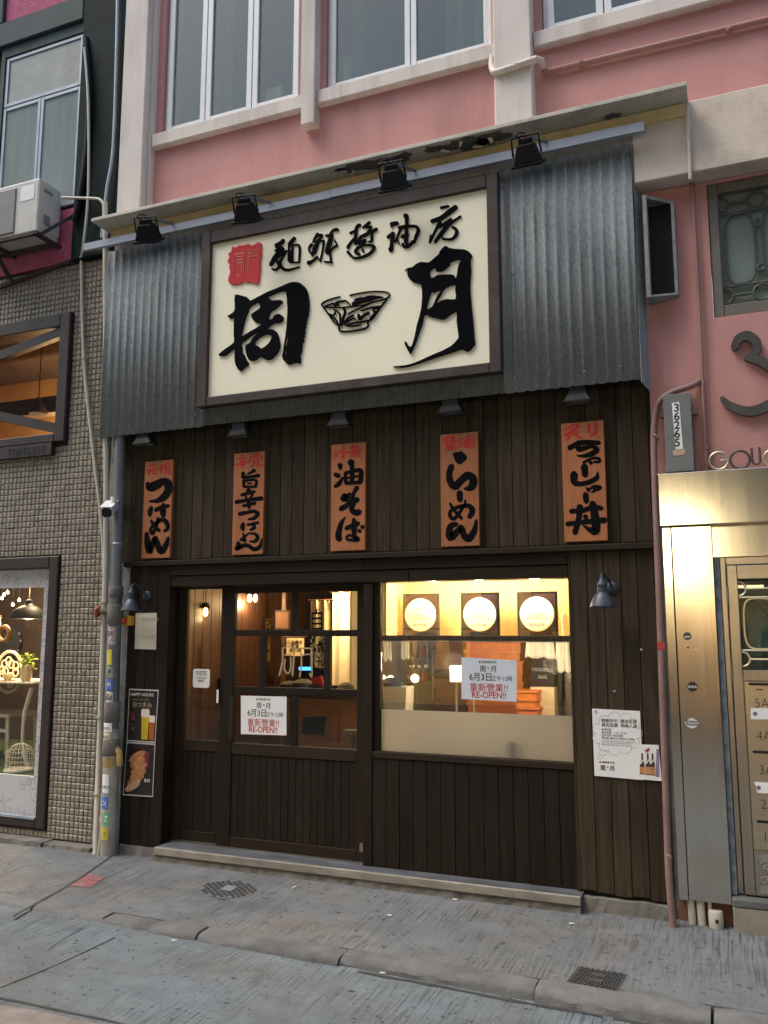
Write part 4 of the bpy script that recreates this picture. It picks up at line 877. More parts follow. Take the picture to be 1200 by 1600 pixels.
BX(p.x, q.x+.3, 1.62, 2.15, z0, 1.95).build('cabinet', 'steel_frame', fr_); BX(p.x+.01, q.x+.29, 1.60, 1.619, .9, 1.93).build('door', 'steel', fr_); BX(p.x+.03, p.x+.045, 1.57, 1.60, 1.2, 1.5).build('handle', 'black_metal', fr_)
for k, u in enumerate((646,656,667)):
    q = at_px(u, 1012, 1.3); t = thing('ladle', ['steel ladle hanging nearest the partition','steel ladle hanging between two others','steel ladle hanging nearest the noodle machine'][k], 'ladle', tuple(q), 'ladles hanging in the prep area')
    MB().tube([q+Vector((0,0,.10)), q+Vector((0,0,-.14))], .005, 6).build('shaft', 'steel', t); MB().lathe([(.001,0),(.03,.008),(.042,.035),(.038,.035),(.02,.01)], q+Vector((0,-.03,-.18)), n=14).build('cup', 'steel', t, smooth=True)
MB().tube([at_px(636,995,1.3), at_px(690,995,1.3)], .006, 6).build('hook_rail', 'steel', sh)
cup = thing('cup', 'pale cup standing right behind the frosted pane', 'cup', (-1.32,.13,.93))
MB().lathe([(.026,0),(.036,.11),(.033,.11),(.024,.004)], (on_y(802,1170,.118).x,.118,.927), n=18).build('cup_body', 'white_plate', cup, smooth=True)
# ================================================================== TIN CLADDING AND SIGN
tc = thing('tin_cladding', 'grey corrugated tin cladding round the main signboard', 'cladding', (-2.6, -.15, 3.36))
def corrugated(name, x0, x1, z0, z1, y, pitch, amp, mt, parent, y0=None, ragged=0.0, seed=1):
    n = int((x1-x0)/pitch*16); rr = random.Random(seed); mb = MB(); f = []; zn = 2
    for i in range(n+1):
        x = x0+(x1-x0)*i/n; ph = math.cos(2*math.pi*(x-x0)/pitch)
        yy = y + amp*.6 - 2*amp*(.5+.5*ph)**3.2; zz = z0+rr.uniform(0, ragged)
        f.append((x, yy, zz)); f.append((x, yy, z1))
    mb.add(f, [(2*i, 2*i+2, 2*i+3, 2*i+1) for i in range(n)])
    o = mb.build(name, mt, parent, smooth=True, recalc=False)
    sol = o.modifiers.new('thickness', 'SOLIDIFY'); sol.thickness = .0012
    return o
corrugated('sheet', -4.785, -3.76, 3.362, 5.004, -.15, .0775, .0095, 'zinc', tc, ragged=.004, seed=1)
corrugated('sheet', -3.76, -1.335, 3.372, 5.004, -.138, .041, .007, 'zinc_old', tc, ragged=.004, seed=2)
corrugated('sheet', -1.335, -.445, 3.365, 5.004, -.15, .0765, .0095, 'zinc', tc, ragged=.004, seed=3)
rsc = random.Random(2)
for (xa, xb, zs) in ((-4.76,-3.80,(3.46,4.2,4.9)),(-1.26,-.47,(3.46,4.2,4.9))):
    xx = xa+.0
    while xx < xb:
        for z_ in zs: MB().lathe([(.009,0),(.009,.004),(.004,.008),(.001,.008)], (xx, -.160, z_+rsc.uniform(-.006,.006)), (0,-1,0), 8).build('screw', 'zinc_old', tc)
        xx += .0775*3
# side returns (slightly splayed), with the corrugated lower edge
side = MB(); nn = 24; vs = []
for i in range(nn+1):
    a = i/nn; vs += [(-.443+.04*a+.004*math.cos(i*2.1), -.157+.16*a, 3.352-.03*a-(.010 if i % 3 == 0 else 0)), (-.437+.04*a, -.157+.16*a, 4.99)]
side.add(vs, [(2*i,2*i+2,2*i+3,2*i+1) for i in range(nn)]).build('side_sheet', 'zinc', tc, recalc=False)
MB().add([(-4.787,-.157,3.36),(-4.787,-.157,5.02),(-4.79,.0,5.02),(-4.79,.0,3.36)], [(0,1,2,3)]).build('side_sheet', 'zinc', tc, recalc=False)
MB().box(-4.97,-2.62,-.257,-.252,5.000,5.062).box(-4.97,-2.62,-.252,-.222,5.0,5.004).build('top_rail', 'galv_rail', tc)
MB().box(-2.615,-.346,-.260,-.255,5.002,5.066).box(-2.615,-.346,-.255,-.225,5.002,5.006).build('top_rail', 'galv_rail', tc)

sg = thing('signboard', 'large cream restaurant signboard with black brush characters and dark wooden frame', 'signboard', (-2.555,-.2,3.5))
X0, X1, Z0, Z1 = -3.693, -1.418, 3.575, 4.847
BX(X0-.03, X1+.03, -.2, -.165, Z0-.03, Z1+.03).build('panel', 'sign_cream', sg)
CB(X0-.085, X0, -.232, -.165, Z0-.075, Z1+.10, .006).build('frame_board', 'frame_wood', sg); CB(X1, X1+.082, -.232, -.165, Z0-.075, Z1+.10, .006).build('frame_board', 'frame_wood', sg)
CB(X0+.001, X1-.001, -.230, -.166, Z1, Z1+.098, .006).build('frame_board', 'frame_wood', sg); CB(X0+.001, X1-.001, -.230, -.166, Z0-.073, Z0, .006).build('frame_board', 'frame_wood', sg)
SY = -.2005
cS = crop(340,430,7.5,-.2)
outer = [(215,235),(300,250),(350,262),(395,305),(480,260),(600,200),(740,145),(800,115),(870,88),(930,88),(985,105),(1045,165),(1068,230),(1078,310),(1080,380),(1070,470),(1068,490),(1055,490),(1060,535),(1045,545),(1050,570),(1035,590),(1045,610),(1030,640),(1035,680),(1020,700),(1028,720),(1015,745),(1020,780),(1003,800),(995,860),(990,910),(975,935),(980,990),(975,1040),(940,1030),(900,1035),(860,1052),(830,1048),(800,1020),(770,985),(770,930),(785,830),(800,740),(815,620),(825,480),(825,330),(815,240),(800,195),(740,200),(660,230),(592,265),(620,280),(645,302),(700,298),(755,300),(768,320),(740,350),(690,395),(640,430),(615,470),(608,530),(650,515),(670,480),(710,460),(750,468),(778,500),(770,540),(735,565),(685,568),(640,590),(590,635),(650,640),(690,660),(715,700),(735,780),(742,840),(720,900),(680,950),(630,993),(575,995),(540,975),(505,962),(470,990),(430,1008),(385,1000),(355,960),(340,900),(332,850),(345,820),(395,795),(420,740),(470,690),(530,655),(480,672),(400,715),(330,770),(290,800),(285,830),(300,860),(290,900),(330,955),(345,1000),(370,1030),(360,1065),(320,1090),(280,1130),(240,1095),(215,1030),(208,940),(210,870),(150,905),(95,948),(35,948),(25,930),(110,860),(200,795),(198,700),(200,600),(203,505),(165,515),(135,500),(132,480),(165,460),(205,430),(212,340)]
h1 = [(380,385),(440,345),(498,315),(490,340),(510,370),(490,405),(405,460),(420,520),(460,562),(505,572),(505,597),(400,660),(287,725),(300,660),(310,600),(345,480),(370,420)]
h2 = [(440,810),(480,750),(560,705),(620,700),(640,730),(625,780),(580,830),(525,865),(490,840)]
h3 = [(820,725),(832,735),(826,800),(808,860),(815,900),(800,945),(790,940),(800,880),(806,800)]
cutout('character', [outer, h1, h2, h3], cS, SY, 'ink_sign', sg, .014, 2, 1.5)
cM = crop(600,370,7.275,-.2)
outer = [(700,108),(745,135),(850,148),(930,155),(985,190),(1008,228),(992,260),(990,330),(995,400),(985,520),(985,640),(995,750),(1010,900),(1025,1050),(1032,1180),(1040,1220),(1005,1270),(970,1305),(930,1305),(885,1285),(780,1320),(650,1360),(520,1405),(400,1445),(290,1478),(190,1490),(105,1480),(190,1472),(300,1455),(420,1410),(560,1345),(680,1295),(770,1245),(830,1185),(855,1145),(840,1040),(832,950),(830,860),(760,890),(685,945),(600,930),(530,915),(468,888),(440,1000),(400,1110),(370,1200),(330,1290),(302,1335),(265,1270),(242,1225),(250,1190),(275,1230),(310,1258),(335,1210),(360,1110),(380,1010),(415,890),(435,770),(440,640),(430,560),(405,540),(350,525),(300,490),(275,440),(275,375),(242,390),(280,362),(330,352),(370,318),(430,293),(515,300),(580,245),(630,205),(640,175)]
h1 = [(525,410),(545,380),(590,358),(595,395),(650,400),(700,375),(755,325),(760,295),(880,262),(850,340),(830,465),(815,470),(795,440),(700,435),(610,445),(545,480)]
h2 = [(545,630),(570,640),(655,608),(600,700),(555,800),(490,828),(515,720)]
h3 = [(700,590),(810,548),(815,620),(820,715),(720,715),(650,735),(595,768),(650,670)]
cutout('character', [outer, h1, h2, h3], cM, SY, 'ink_sign', sg, .014, 2, .8)
cB = crop(490,445,9.23,-.2)
bowl = [[(385,175,16),(270,205,16),(160,250,18),(122,290,20),(140,320,20)],
 [(140,320,18),(260,330,16),(400,330,16),(540,318,16),(700,300,16),(880,250,16),(1050,200,16),(1100,155,18),(1070,115,16),(940,100,16),(760,110,16),(525,155,16)],
 [(140,320,20),(230,440,22),(300,540,22),(370,600,24),(375,650,22),(400,675,22),(550,672,22),(720,640,22),(790,600,22),(790,540,22),(870,460,30),(960,340,20),(1060,210,18)],
 [(480,590,20),(560,560,20),(700,540,22),(790,515,22)],[(300,300,30),(340,260,30),(420,240,22),(480,240,20),(545,310,16)],[(310,300,40),(370,290,20)],
 [(580,285,60),(680,240,70),(800,205,80),(900,185,50),(1010,185,12)],[(600,225,30),(700,190,25)],[(180,310,14),(290,270,14)],
 [(860,250,16),(700,330,16),(560,390,14),(505,430,18)],[(970,310,16),(830,335,16),(690,380,16)],
 [(440,345,35),(460,400,30),(430,490,30),(410,580,40)],[(330,370,20),(380,420,22),(390,500,22),(395,590,25)],[(300,350,14),(315,400,16),(290,440,14),(230,420,12)],
 [(240,450,30),(320,500,24),(370,590,20)],[(580,445,18),(500,490,18),(440,560,20)],[(640,520,16),(590,490,16),(520,520,18),(460,580,24),(560,600,18),(690,580,14)],
 [(660,440,40),(670,500,40),(740,440,30),(800,410,35)],[(870,370,30),(890,420,40),(830,500,40)],[(860,350,20),(950,340,25)]]
brush('bowl_emblem', bowl, cB, SY, 'ink_sign', sg, .010, .04)
cR = crop(350,370,9.23,-.2)
seal = [(130,150),(180,165),(230,135),(300,130),(380,110),(400,135),(465,115),(480,92),(530,88),(550,120),(545,170),(555,180),(535,210),(548,280),(530,320),(530,450),(520,580),(510,640),(490,690),(440,680),(390,660),(330,665),(290,650),(250,680),(200,690),(125,695),(70,650),(80,590),(100,510),(90,460),(90,400),(70,385),(70,330),(90,310),(80,270),(80,240),(115,225)]
sl = cutout('seal', [seal], cR, SY, 'seal_red', sg, .012, 2, 3)
brush('seal_carving', [[(175,260,10),(300,238,12)],[(200,298,9),(270,290,11)],[(190,350,9),(275,332,11)],[(200,390,9),(270,380,12)],[(200,550,10),(212,568,12),(230,578,8)],[(375,215,6),(375,300,6)],[(375,250,8),(495,238,7)],[(375,297,9),(490,282,8)],[(380,215,5),(495,200,5)],[(370,300,4),(360,520,4)],[(490,290,4),(500,520,4)],[(165,270,4),(150,520,4)],[(300,240,4),(300,520,5)],[(265,390,4),(265,540,4)]], cR, SY-.012, mat('seal_line', (.62,.30,.26), .5), sl, .001, .05)
cT = crop(410,340,6.316,-.2); cU = crop(590,310,8.571,-.2)
small = [
 (cT, [[(210,225,30),(190,250,35),(130,275,20)],[(150,280,50),(185,330,60),(130,400,45),(85,468,30)],[(100,510,14),(140,515,20),(185,470,25)],[(320,205,28),(280,255,35),(260,265,20)],[(265,280,18),(262,430,18)],[(265,285,14),(330,272,14),(370,290,18),(366,440,16)],[(300,290,16),(296,430,22)],[(285,340,34),(288,430,40)],[(275,445,14),(365,445,12)],[(160,440,40),(200,500,30),(260,520,22),(370,488,10)],[(240,330,18),(205,390,18),(160,470,20)],[(130,330,16),(210,310,24)]]),
 (cT, [[(550,165,30),(520,210,22),(500,250,10)],[(530,190,18),(590,175,22),(565,220,16)],[(490,270,28),(465,300,18),(470,340,18),(500,380,16)],[(560,220,24),(530,290,40),(510,350,40)],[(610,230,18),(598,320,16),(575,435,14)],[(520,240,12),(610,230,16)],[(545,390,20),(500,430,20),(460,450,40)],[(540,390,14),(580,435,14)],[(745,120,30),(700,130,20),(670,180,28),(630,180,18)],[(690,170,26),(668,250,42),(640,330,30),(640,360,16)],[(715,225,14),(738,275,16),(700,300,16),(650,362,14)],[(670,310,16),(680,440,16)],[(615,438,12),(690,445,18)]]),
 (cT, [[(965,75,30),(930,110,28),(920,260,30)],[(870,155,20),(920,130,14)],[(905,210,18),(850,290,26),(850,310,14)],[(1060,50,25),(1000,95,14),(1000,110,10)],[(1060,90,20),(1020,105,10)],[(1080,90,16),(1040,160,30),(975,190,24)],[(1130,115,26),(1085,150,26),(1080,230,22),(1050,240,14)],[(975,190,24),(950,255,28),(1020,225,22),(985,280,20)],[(845,340,24),(900,395,20),(960,400,20),(1060,360,24),(1105,290,28),(1030,275,16),(955,295,22),(920,340,24),(960,365,26)],[(990,310,16),(1000,345,16)]]),
 (cU, [[(190,350,50),(265,335,45)],[(190,385,25),(195,395,15)],[(140,525,36),(215,470,45)],[(215,490,45),(195,600,45),(180,700,45),(155,670,15)],[(240,590,20),(300,440,30),(320,400,40)],[(265,560,25),(310,640,8)],[(290,400,36),(380,380,36),(510,375,28)],[(520,380,36),(550,430,40),(520,520,42),(490,600,28)],[(380,235,66),(393,280,45),(390,400,40),(385,600,50)],[(330,520,36),(400,490,55)],[(340,610,30),(360,650,36),(420,640,42),(480,580,32)]]),
 (cU, [[(850,130,30),(950,108,30)],[(1050,120,56),(960,190,58),(850,270,56),(730,310,46)],[(840,320,45),(770,450,28),(720,560,25),(700,600,15)],[(715,490,14),(695,600,14)],[(1115,245,25),(1040,295,28),(950,360,45),(870,460,50),(770,590,30)],[(990,280,28),(930,330,42),(830,390,28)],[(1000,385,25),(1060,430,38),(1050,500,38),(990,550,28),(880,545,25),(870,520,12)]])]
def fat(sts, k): return [[(p[0], p[1], p[2]*k) for p in st] for st in sts]
for k, (cf, sts) in enumerate(small): brush('character', fat(sts, 1.12), cf, SY, 'ink_sign', sg, .008, .06, seed=k)

# ---------------------------------------------------------------- five menu boards
BY = -.035
specs = [
 ((-4.404,-4.126), crop(210,710,9.414,BY), 'menu board with four black kana beside the security camera',
  [[[(215,165,24),(310,155,24)],[(180,240,24),(330,215,24)],[(250,230,22),(195,290,24)],[(275,225,22),(280,280,24),(330,280,20)]],
   [[(385,140,20),(390,160,16)],[(360,185,18),(430,170,16)],[(430,175,18),(365,250,16)],[(395,200,18),(395,280,18)],[(455,145,18),(455,270,18)],[(455,145,18),(515,135,18),(515,265,18)],[(460,190,12),(510,185,12)],[(460,230,12),(510,225,12)],[(435,275,18),(540,270,18)]]],
  [[[(195,430,60),(235,482,105),(340,440,105),(430,390,78),(490,430,105),(500,520,95),(440,620,90),(340,680,56),(215,690,20)]],
   [[(250,780,45),(230,850,62),(225,900,40)],[(310,820,50),(400,780,56),(500,755,45)],[(425,730,40),(420,820,74),(425,900,60)]],
   [[(245,970,30),(300,1060,52),(370,1125,40)],[(345,940,40),(340,1000,36),(270,1160,46),(235,1110,38),(280,1040,36),(400,960,52),(470,1000,60),(490,1080,50),(440,1130,36)]],
   [[(180,1160,50),(195,1300,80),(225,1430,70),(300,1230,56),(330,1300,72),(390,1430,70),(460,1340,70),(500,1220,35)]]]),
 ((-3.547,-3.273), crop(355,700,9.414,BY), 'menu board crowded with six black characters under two red ones',
  [[[(215,100,30),(215,130,26)],[(165,165,22),(265,150,22)],[(190,185,18),(200,220,16)],[(235,180,18),(230,215,18)],[(115,245,24),(320,200,24)],[(175,250,18),(255,245,18)],[(215,200,22),(215,290,24)]],
   [[(375,90,18),(385,115,14)],[(425,75,20),(425,110,16)],[(475,85,18),(460,110,14)],[(340,180,24),(350,140,18),(430,120,22),(510,130,22),(500,165,18)],[(390,165,16),(390,230,16)],[(395,165,14),(450,160,14),(450,225,14)],[(395,195,12),(450,190,12)],[(400,235,16),(350,275,22)],[(440,235,16),(450,265,18),(520,245,18)]]],
  [[[(235,360,40),(240,430,52),(330,425,38),(465,405,45)],[(400,330,45),(340,365,32),(290,385,18)],[(240,480,35),(245,570,40)],[(240,490,30),(420,470,32),(415,570,40)],[(300,522,22),(365,517,18)],[(245,568,30),(415,570,30)]],
   [[(315,620,66),(315,660,56)],[(210,690,40),(400,640,40)],[(260,690,32),(285,740,26)],[(370,680,32),(340,740,30)],[(130,795,52),(300,765,42),(505,740,54)],[(235,850,35),(410,810,40)],[(315,760,54),(320,880,40)]],
   [[(180,970,50),(300,945,45),(400,930,45),(445,970,55),(400,1030,45),(310,1050,25)]],
   [[(240,1110,40),(225,1160,58),(235,1205,40)],[(300,1130,35),(380,1115,35),(455,1095,35)],[(385,1100,36),(395,1170,46),(340,1205,30)]],
   [[(235,1250,20),(245,1310,32),(270,1370,30)],[(310,1260,22),(200,1350,36)],[(320,1250,20),(420,1270,40),(445,1330,48),(400,1375,40),(330,1370,20)],[(215,1350,28),(260,1370,28)]],
   [[(160,1390,45),(170,1440,66),(130,1490,40),(260,1430,52),(330,1450,48),(400,1490,52),(480,1450,48),(510,1330,15)]]]),
 ((-2.698,-2.420), crop(510,685,8.889,BY), 'menu board with a square black kanji above two large kana',
  [[[(125,180,30),(137,190,20)],[(105,225,22),(150,220,20)],[(100,275,22),(150,245,18)],[(175,195,22),(300,190,22)],[(235,115,28),(230,275,30)]],
   [[(375,95,30),(340,130,20)],[(340,130,20),(450,115,20)],[(310,200,18),(500,170,18)],[(360,130,12),(365,220,12)],[(395,125,12),(400,215,12)],[(430,120,12),(430,210,12)],[(345,165,12),(460,150,12)],[(340,222,14),(460,207,14)],[(325,255,22),(335,240,14)],[(365,250,18),(372,246,14)],[(405,245,18),(412,243,14)],[(470,245,26),(440,240,14)]]],
  [[[(190,370,66),(195,420,40)],[(120,500,52),(170,520,56)],[(120,670,40),(180,620,52),(230,540,25)],[(340,330,85),(355,400,58),(355,600,46)],[(265,480,42),(270,620,42)],[(260,485,42),(440,440,48),(482,470,56),(470,610,56)],[(270,620,42),(470,610,42)],[(290,550,22),(440,520,26)]],
   [[(250,790,60),(255,830,100),(330,760,25)],[(430,680,55),(380,760,45),(330,890,56),(200,980,60)],[(330,890,50),(430,850,66)],[(385,900,46),(350,980,60),(400,1030,70),(460,1020,66)]],
   [[(265,1090,12),(205,1180,52),(165,1340,72),(180,1400,72)],[(275,1250,52),(440,1180,58)],[(380,1120,40),(385,1220,70),(385,1370,46)],[(280,1370,34),(330,1345,28),(440,1400,58),(300,1410,28),(275,1380,20)],[(500,1230,48)],[(460,1285,44)]]]),
 ((-1.840,-1.562), crop(680,665,8,BY), 'menu board with four black kana, the first topped by a big round dot',
  [[[(110,165,18),(240,140,18)],[(160,130,18),(150,240,22)],[(210,130,18),(200,240,18)],[(95,220,20),(265,195,20)],[(110,190,14),(140,200,14)],[(240,160,18),(215,200,16)],[(135,245,16),(255,235,16)],[(140,250,16),(145,295,16)],[(250,240,16),(245,290,16)],[(145,270,10),(245,265,10)],[(145,295,16),(250,288,16)]],
   [[(320,165,30),(335,175,24)],[(295,210,24),(335,215,20)],[(295,270,24),(345,235,16)],[(410,120,28),(415,260,22)],[(370,185,20),(375,270,20)],[(370,190,20),(480,175,22),(475,260,22)],[(375,225,12),(475,220,12)],[(375,268,20),(475,262,20)]]],
  [[[(255,365,70),(310,395,145),(350,400,100)],[(205,510,66),(175,600,62),(190,700,72),(250,760,76),(320,690,76),(410,620,78),(480,680,82),(450,770,76),(370,790,25)]],
   [[(305,840,68),(310,930,60)]],
   [[(185,970,25),(230,1050,34),(330,1160,34)],[(375,930,20),(360,1000,28),(240,1160,42),(180,1110,38),(230,1040,38),(400,1000,48),(465,1060,62),(430,1140,52)]],
   [[(265,1230,50),(185,1270,68),(190,1400,76),(290,1310,62),(325,1270,58),(360,1370,68),(420,1410,76),(490,1310,62),(515,1180,25)]]]),
 ((-0.982,-0.703), crop(870,650,8,BY), 'menu board above the plank pillar ending in a broad black rice bowl kanji',
  [[[(250,95,22),(180,130,22),(90,180,20)],[(190,115,20),(270,130,22),(90,240,24)],[(180,160,14),(230,185,14)],[(230,170,18),(120,250,20)],[(185,215,20),(130,295,20)],[(200,210,22),(250,250,24),(315,275,24)],[(270,195,18),(235,215,16)]],
   [[(405,110,35),(405,200,32)],[(480,85,30),(490,190,35),(410,260,18)]]],
  [[[(155,400,52),(280,340,56),(400,330,52),(530,335,45)],[(270,320,40),(270,410,56),(350,400,48),(440,380,40),(500,420,58),(430,475,56),(330,500,35),(250,495,12)]],
   [[(335,580,30),(440,530,30),(520,530,34),(535,570,30),(460,575,25)],[(380,545,25),(430,590,40)]],
   [[(345,630,78),(355,740,64)]],
   [[(215,725,78),(220,820,68),(290,850,50),(420,820,54),(500,770,52),(510,700,15)]],
   [[(375,900,25),(400,930,42)],[(400,920,20),(470,880,34),(550,895,30),(490,930,25)],[(475,870,25),(470,930,30),(430,955,12)]],
   [[(360,980,64),(370,1070,58)]],
   [[(175,1190,50),(330,1180,52),(450,1140,58),(560,1155,50)],[(290,1130,68),(270,1300,58),(225,1460,58)],[(445,1090,68),(475,1250,86),(480,1440,86),(330,1370,15)],[(130,1350,50),(300,1330,50),(600,1300,62)],[(360,1260,52)]]])]
for k, ((xa, xb), cf, lb, reds, blacks) in enumerate(specs):
    t = thing('menu_board', 'orange wooden '+lb, 'sign', ((xa+xb)/2, -.02, 2.35), 'hanging wooden menu boards')
    MB().box(xa, xb, -.034, -.002, 2.348, 3.150).build('board', 'menu_wood', t, bevel=.003)
    for q, sts in enumerate(reds): brush('character', fat(sts, 1.12), cf, -.0345, 'red_paint', t, .0006, .08, seed=k*9+q)
    for q, sts in enumerate(blacks): brush('character', fat(sts, 1.22), cf, -.0345, 'ink', t, .0008, .05, seed=k*13+q)
# ================================================================== THE TILED BUILDING ON THE LEFT
def on_x(u, v, x):
    r = ray(u, v); t = (x-CAM.x)/r.x; p = CAM + r*t; return Vector((x, p.y, p.z))
lb = thing('tiled_building', 'neighbouring building with small taupe tiles below and dark green frame above', 'building', (-5.6, 0.1, GZ))
TX0, TX1, TZ0, TZ1 = -11.0, -4.805, .088, 5.05
SW = (-8.0, -5.275, .16, 2.405); UW = (-8.0, -5.27, 3.40, 4.578)
gb = wall_holes('tile_wall', 'grout', TX0, TX1, .03, TZ1, [SW, UW], lb, y0=.006, y1=.25)
PX, PZ_ = .0463, .0505
rt_ = random.Random(3)
tm = MB().cbox(-PX*.468, PX*.468, -.006, .008, -PZ_*.468, PZ_*.468, .0075)
tile_me = bpy.data.meshes.new('tile'); tile_me.from_pydata(tm.v, [], tm.f); tile_me.materials.append(M['tile'])
spots = []
nxx = int((TX1-TX0)/PX); nzz = int((TZ1-TZ0)/PZ_)
for i in range(nxx):
    for j in range(nzz):
        cx, cz = TX1-PX*(i+.5), TZ0+PZ_*(j+.5)
        if cx < -9.6: continue
        if any(h[0] < cx+PX*.35 and cx-PX*.35 < h[1] and h[2] < cz+PZ_*.35 and cz-PZ_*.35 < h[3] for h in (SW, UW)): continue
        spots.append((cx, cz))
near = sorted(spots, key=lambda s_: (Vector((s_[0],0,s_[1]))-CAM).length)
rest = MB()
for k, (cx, cz) in enumerate(near):
    dy = rt_.uniform(-.0025, .0015)
    if k < 300:
        o = bpy.data.objects.new('tile', tile_me); o.location = (cx, dy, cz)
        o.rotation_euler = (rt_.uniform(-.03,.03), 0, rt_.uniform(-.03,.03)); link(o, gb)
    else:
        b = len(rest.v); rest.v += [(x+cx, y+dy, z+cz) for x, y, z in tm.v]; rest.f += [tuple(q+b for q in f) for f in tm.f]
ro = rest.build('tiles', mat('tile_mass', (0.27,0.24,0.195), 0.45, var=0.22, scale=7, bump=.15, bscale=40, dirt=(0.07,0.06,0.05), dirt_amt=.6, dirt_scale=1.3, dirt_lo=.5, dstretch=(1,1,.35)), gb); ro['kind'] = 'stuff'
# plinth stones
rough_block(-11.0, -5.20, -.13, .05, .0, .088, 'plinth', 'render_grey', lb, 11); rough_block(-5.19, -4.73, -.11, .05, .0, .080, 'plinth', 'render_grey', lb, 12)
# strip of bare plaster beside the timber front
rough_block(-4.80, -4.54, .012, .2, .03, 3.5, 'bare_plaster', 'plaster_rough', lb, 13)

# lit shop window
sw = MB().cbox(-5.375, -5.276, -.03, .16, .162, 2.402, .008).build('shop_window', 'brown_frame', lb)
CB(-8.0, -5.376, -.028, .16, 2.30, 2.402, .008).build('frame_board', 'brown_frame', sw); CB(-8.0, -5.376, -.028, .16, .162, .228, .008).build('frame_board', 'brown_frame', sw)
wall_holes('printed_board', 'white_board', -8.0, -5.378, .23, 2.298, [(-7.4,-5.487,.553,2.142)], sw, y0=.05, y1=.075)
BX(-8.0,-5.378,.028,.033,.23,2.298).build('pane', 'pane_left', sw)
BX(-8.0,-5.378,-.034,.02,.228,.245).build('ledge', 'old_alu', sw)
rl = random.Random(9); ln = MB()
for k in range(110):   # fine curls printed on the white board
    if k % 3: cx, cz = rl.uniform(-5.48,-5.385), rl.uniform(.25,2.28)
    else: cx, cz = rl.uniform(-6.2,-5.4), rl.choice((rl.uniform(.25,.54), rl.uniform(2.16,2.28)))
    rr = rl.uniform(.02,.055); a0 = rl.uniform(0,360); sp = rl.uniform(150,330)
    pts = [(cx+rr*math.cos(R(a)), cz+rr*math.sin(R(a))) for a in np.linspace(a0,a0+sp,14)]
    pts = [(min(max(x,-8),-5.381), z) for x, z in pts]
    for (xa, za), (xb, zb) in zip(pts, pts[1:]):
        d = math.hypot(xb-xa, zb-za)
        if d < 1e-4: continue
        nx_, nz_ = -(zb-za)/d*.0018, (xb-xa)/d*.0018
        yy = .0492-.00002*(k%20)
        if -5.487 > xa and .553 < za < 2.142: continue
        ln.add([(xa+nx_,yy,za+nz_),(xa-nx_,yy,za-nz_),(xb-nx_,yy,zb-nz_),(xb+nx_,yy,zb+nz_)], [(0,1,2,3)])
o = ln.build('printed_lines', 'board_line', sw); o['kind'] = 'stuff'
CB(-8.1,-8.0,-.03,.16,.162,2.402,.008).build('frame_board', 'brown_frame', sw)
# shop interior
si = thing('shop_display', 'lit shop display room behind the white printed window border', 'interior', (-6.3,.8,.3))
BX(-8.0,-5.30,1.9,1.95,.3,2.5).build('back_wall', 'shop_dark', si); BX(-5.33,-5.30,.26,1.9,.3,2.5).build('side_wall', 'shop_dark', si)
BX(-8.0,-5.30,.08,1.9,2.45,2.5).build('ceiling', 'shop_dark', si); BX(-8.0,-5.34,.078,1.9,.30,.545).build('grass_bed', 'turf', si)
for xx, yy, zz, p in ((-5.95,.55,2.35,40),(-6.6,.8,2.35,50)): lamp_light('glow', (xx,yy,zz), p, (1.0,.74,.42), .05, si)
pl = thing('dome_lamp', 'black dome lamp hanging in the neighbouring shop window', 'lamp', tuple(on_y(42,955,.42)))
c = on_y(44,967,.42)
MB().lathe([(.165,0),(.16,.012),(.135,.075),(.07,.115),(.035,.125),(.03,.17),(.012,.18),(.010,.17),(.06,.108),(.125,.07),(.15,.008)], c, n=28).build('shade', 'black_metal', pl, smooth=True)
MB().tube([c+Vector((0,0,.18)), c+Vector((0,0,.48))], .006, 8).build('rod', 'brass', pl); MB().lathe([(.001,-.005),(.03,.0),(.055,.03),(.04,.06)], c, n=14).build('bulb', 'bulb', pl, smooth=True)
lamp_light('glow', c-Vector((0,0,.05)), 9, (1,.74,.42), .05, pl)
for k, (u, v) in enumerate([(6,930),(12,926),(3,935),(30,938),(20,945)]):
    p = on_y(u, v, .9); t = thing('string_bulb', 'tiny bright bulb of the string lights behind the dome lamp', 'bulb', tuple(p), 'string light bulbs in the shop window')
    MB().lathe([(.001,-.014),(.011,-.008),(.014,0),(.008,.014),(.005,.022)], p, n=10).build('bulb', 'bulb', t); MB().tube([p+Vector((0,0,.02)), (p.x, p.y, 2.45)], .002, 5).build('wire', 'black_metal', t)
bl = thing('window_letter', 'orange round letter b on the neighbouring shop glass', 'lettering', tuple(on_y(5,1000,.026)))
c = on_y(6,990,.026)
MB().tube(arc(c.x,c.z,.062,.062,0,360,.026,26), .019, 6, caps=False).build('bowl', 'orange_vinyl', bl); MB().tube([(c.x-.068,.026,c.z-.07),(c.x-.068,.026,c.z+.16)], .018, 6).build('stem', 'orange_vinyl', bl)
dk = thing('wall_clock', 'dark round clock face behind the orange letter', 'clock', tuple(on_y(18,1020,.9)))
MB().lathe([(.17,0),(.17,.02),(.155,.03),(.001,.03)], on_y(16,1003,.9), (0,-1,0), 28).build('face', 'gloss_black', dk)
tb = thing('table', 'cream ornate table in the neighbouring shop window', 'table', tuple(on_y(20,1170,.6)))
c = on_y(58,1066,.45); MB().box(-7.0, c.x, .40,.95, c.z-.018, c.z).build('top', 'shop_white', tb, bevel=.004); TZ = c.z
p0 = on_y(50,1075,.45); p1 = on_y(38,1120,.45); p2 = on_y(36,1165,.45); p3 = on_y(44,1200,.45)
MB().tube([Vector(q[:3]) for q in catmull([tuple(p0),tuple(p1),tuple(p2),tuple(p3)],6)], [.022]*7+[.016]*6+[.02]*6, 10).build('leg', 'shop_white', tb, smooth=True)
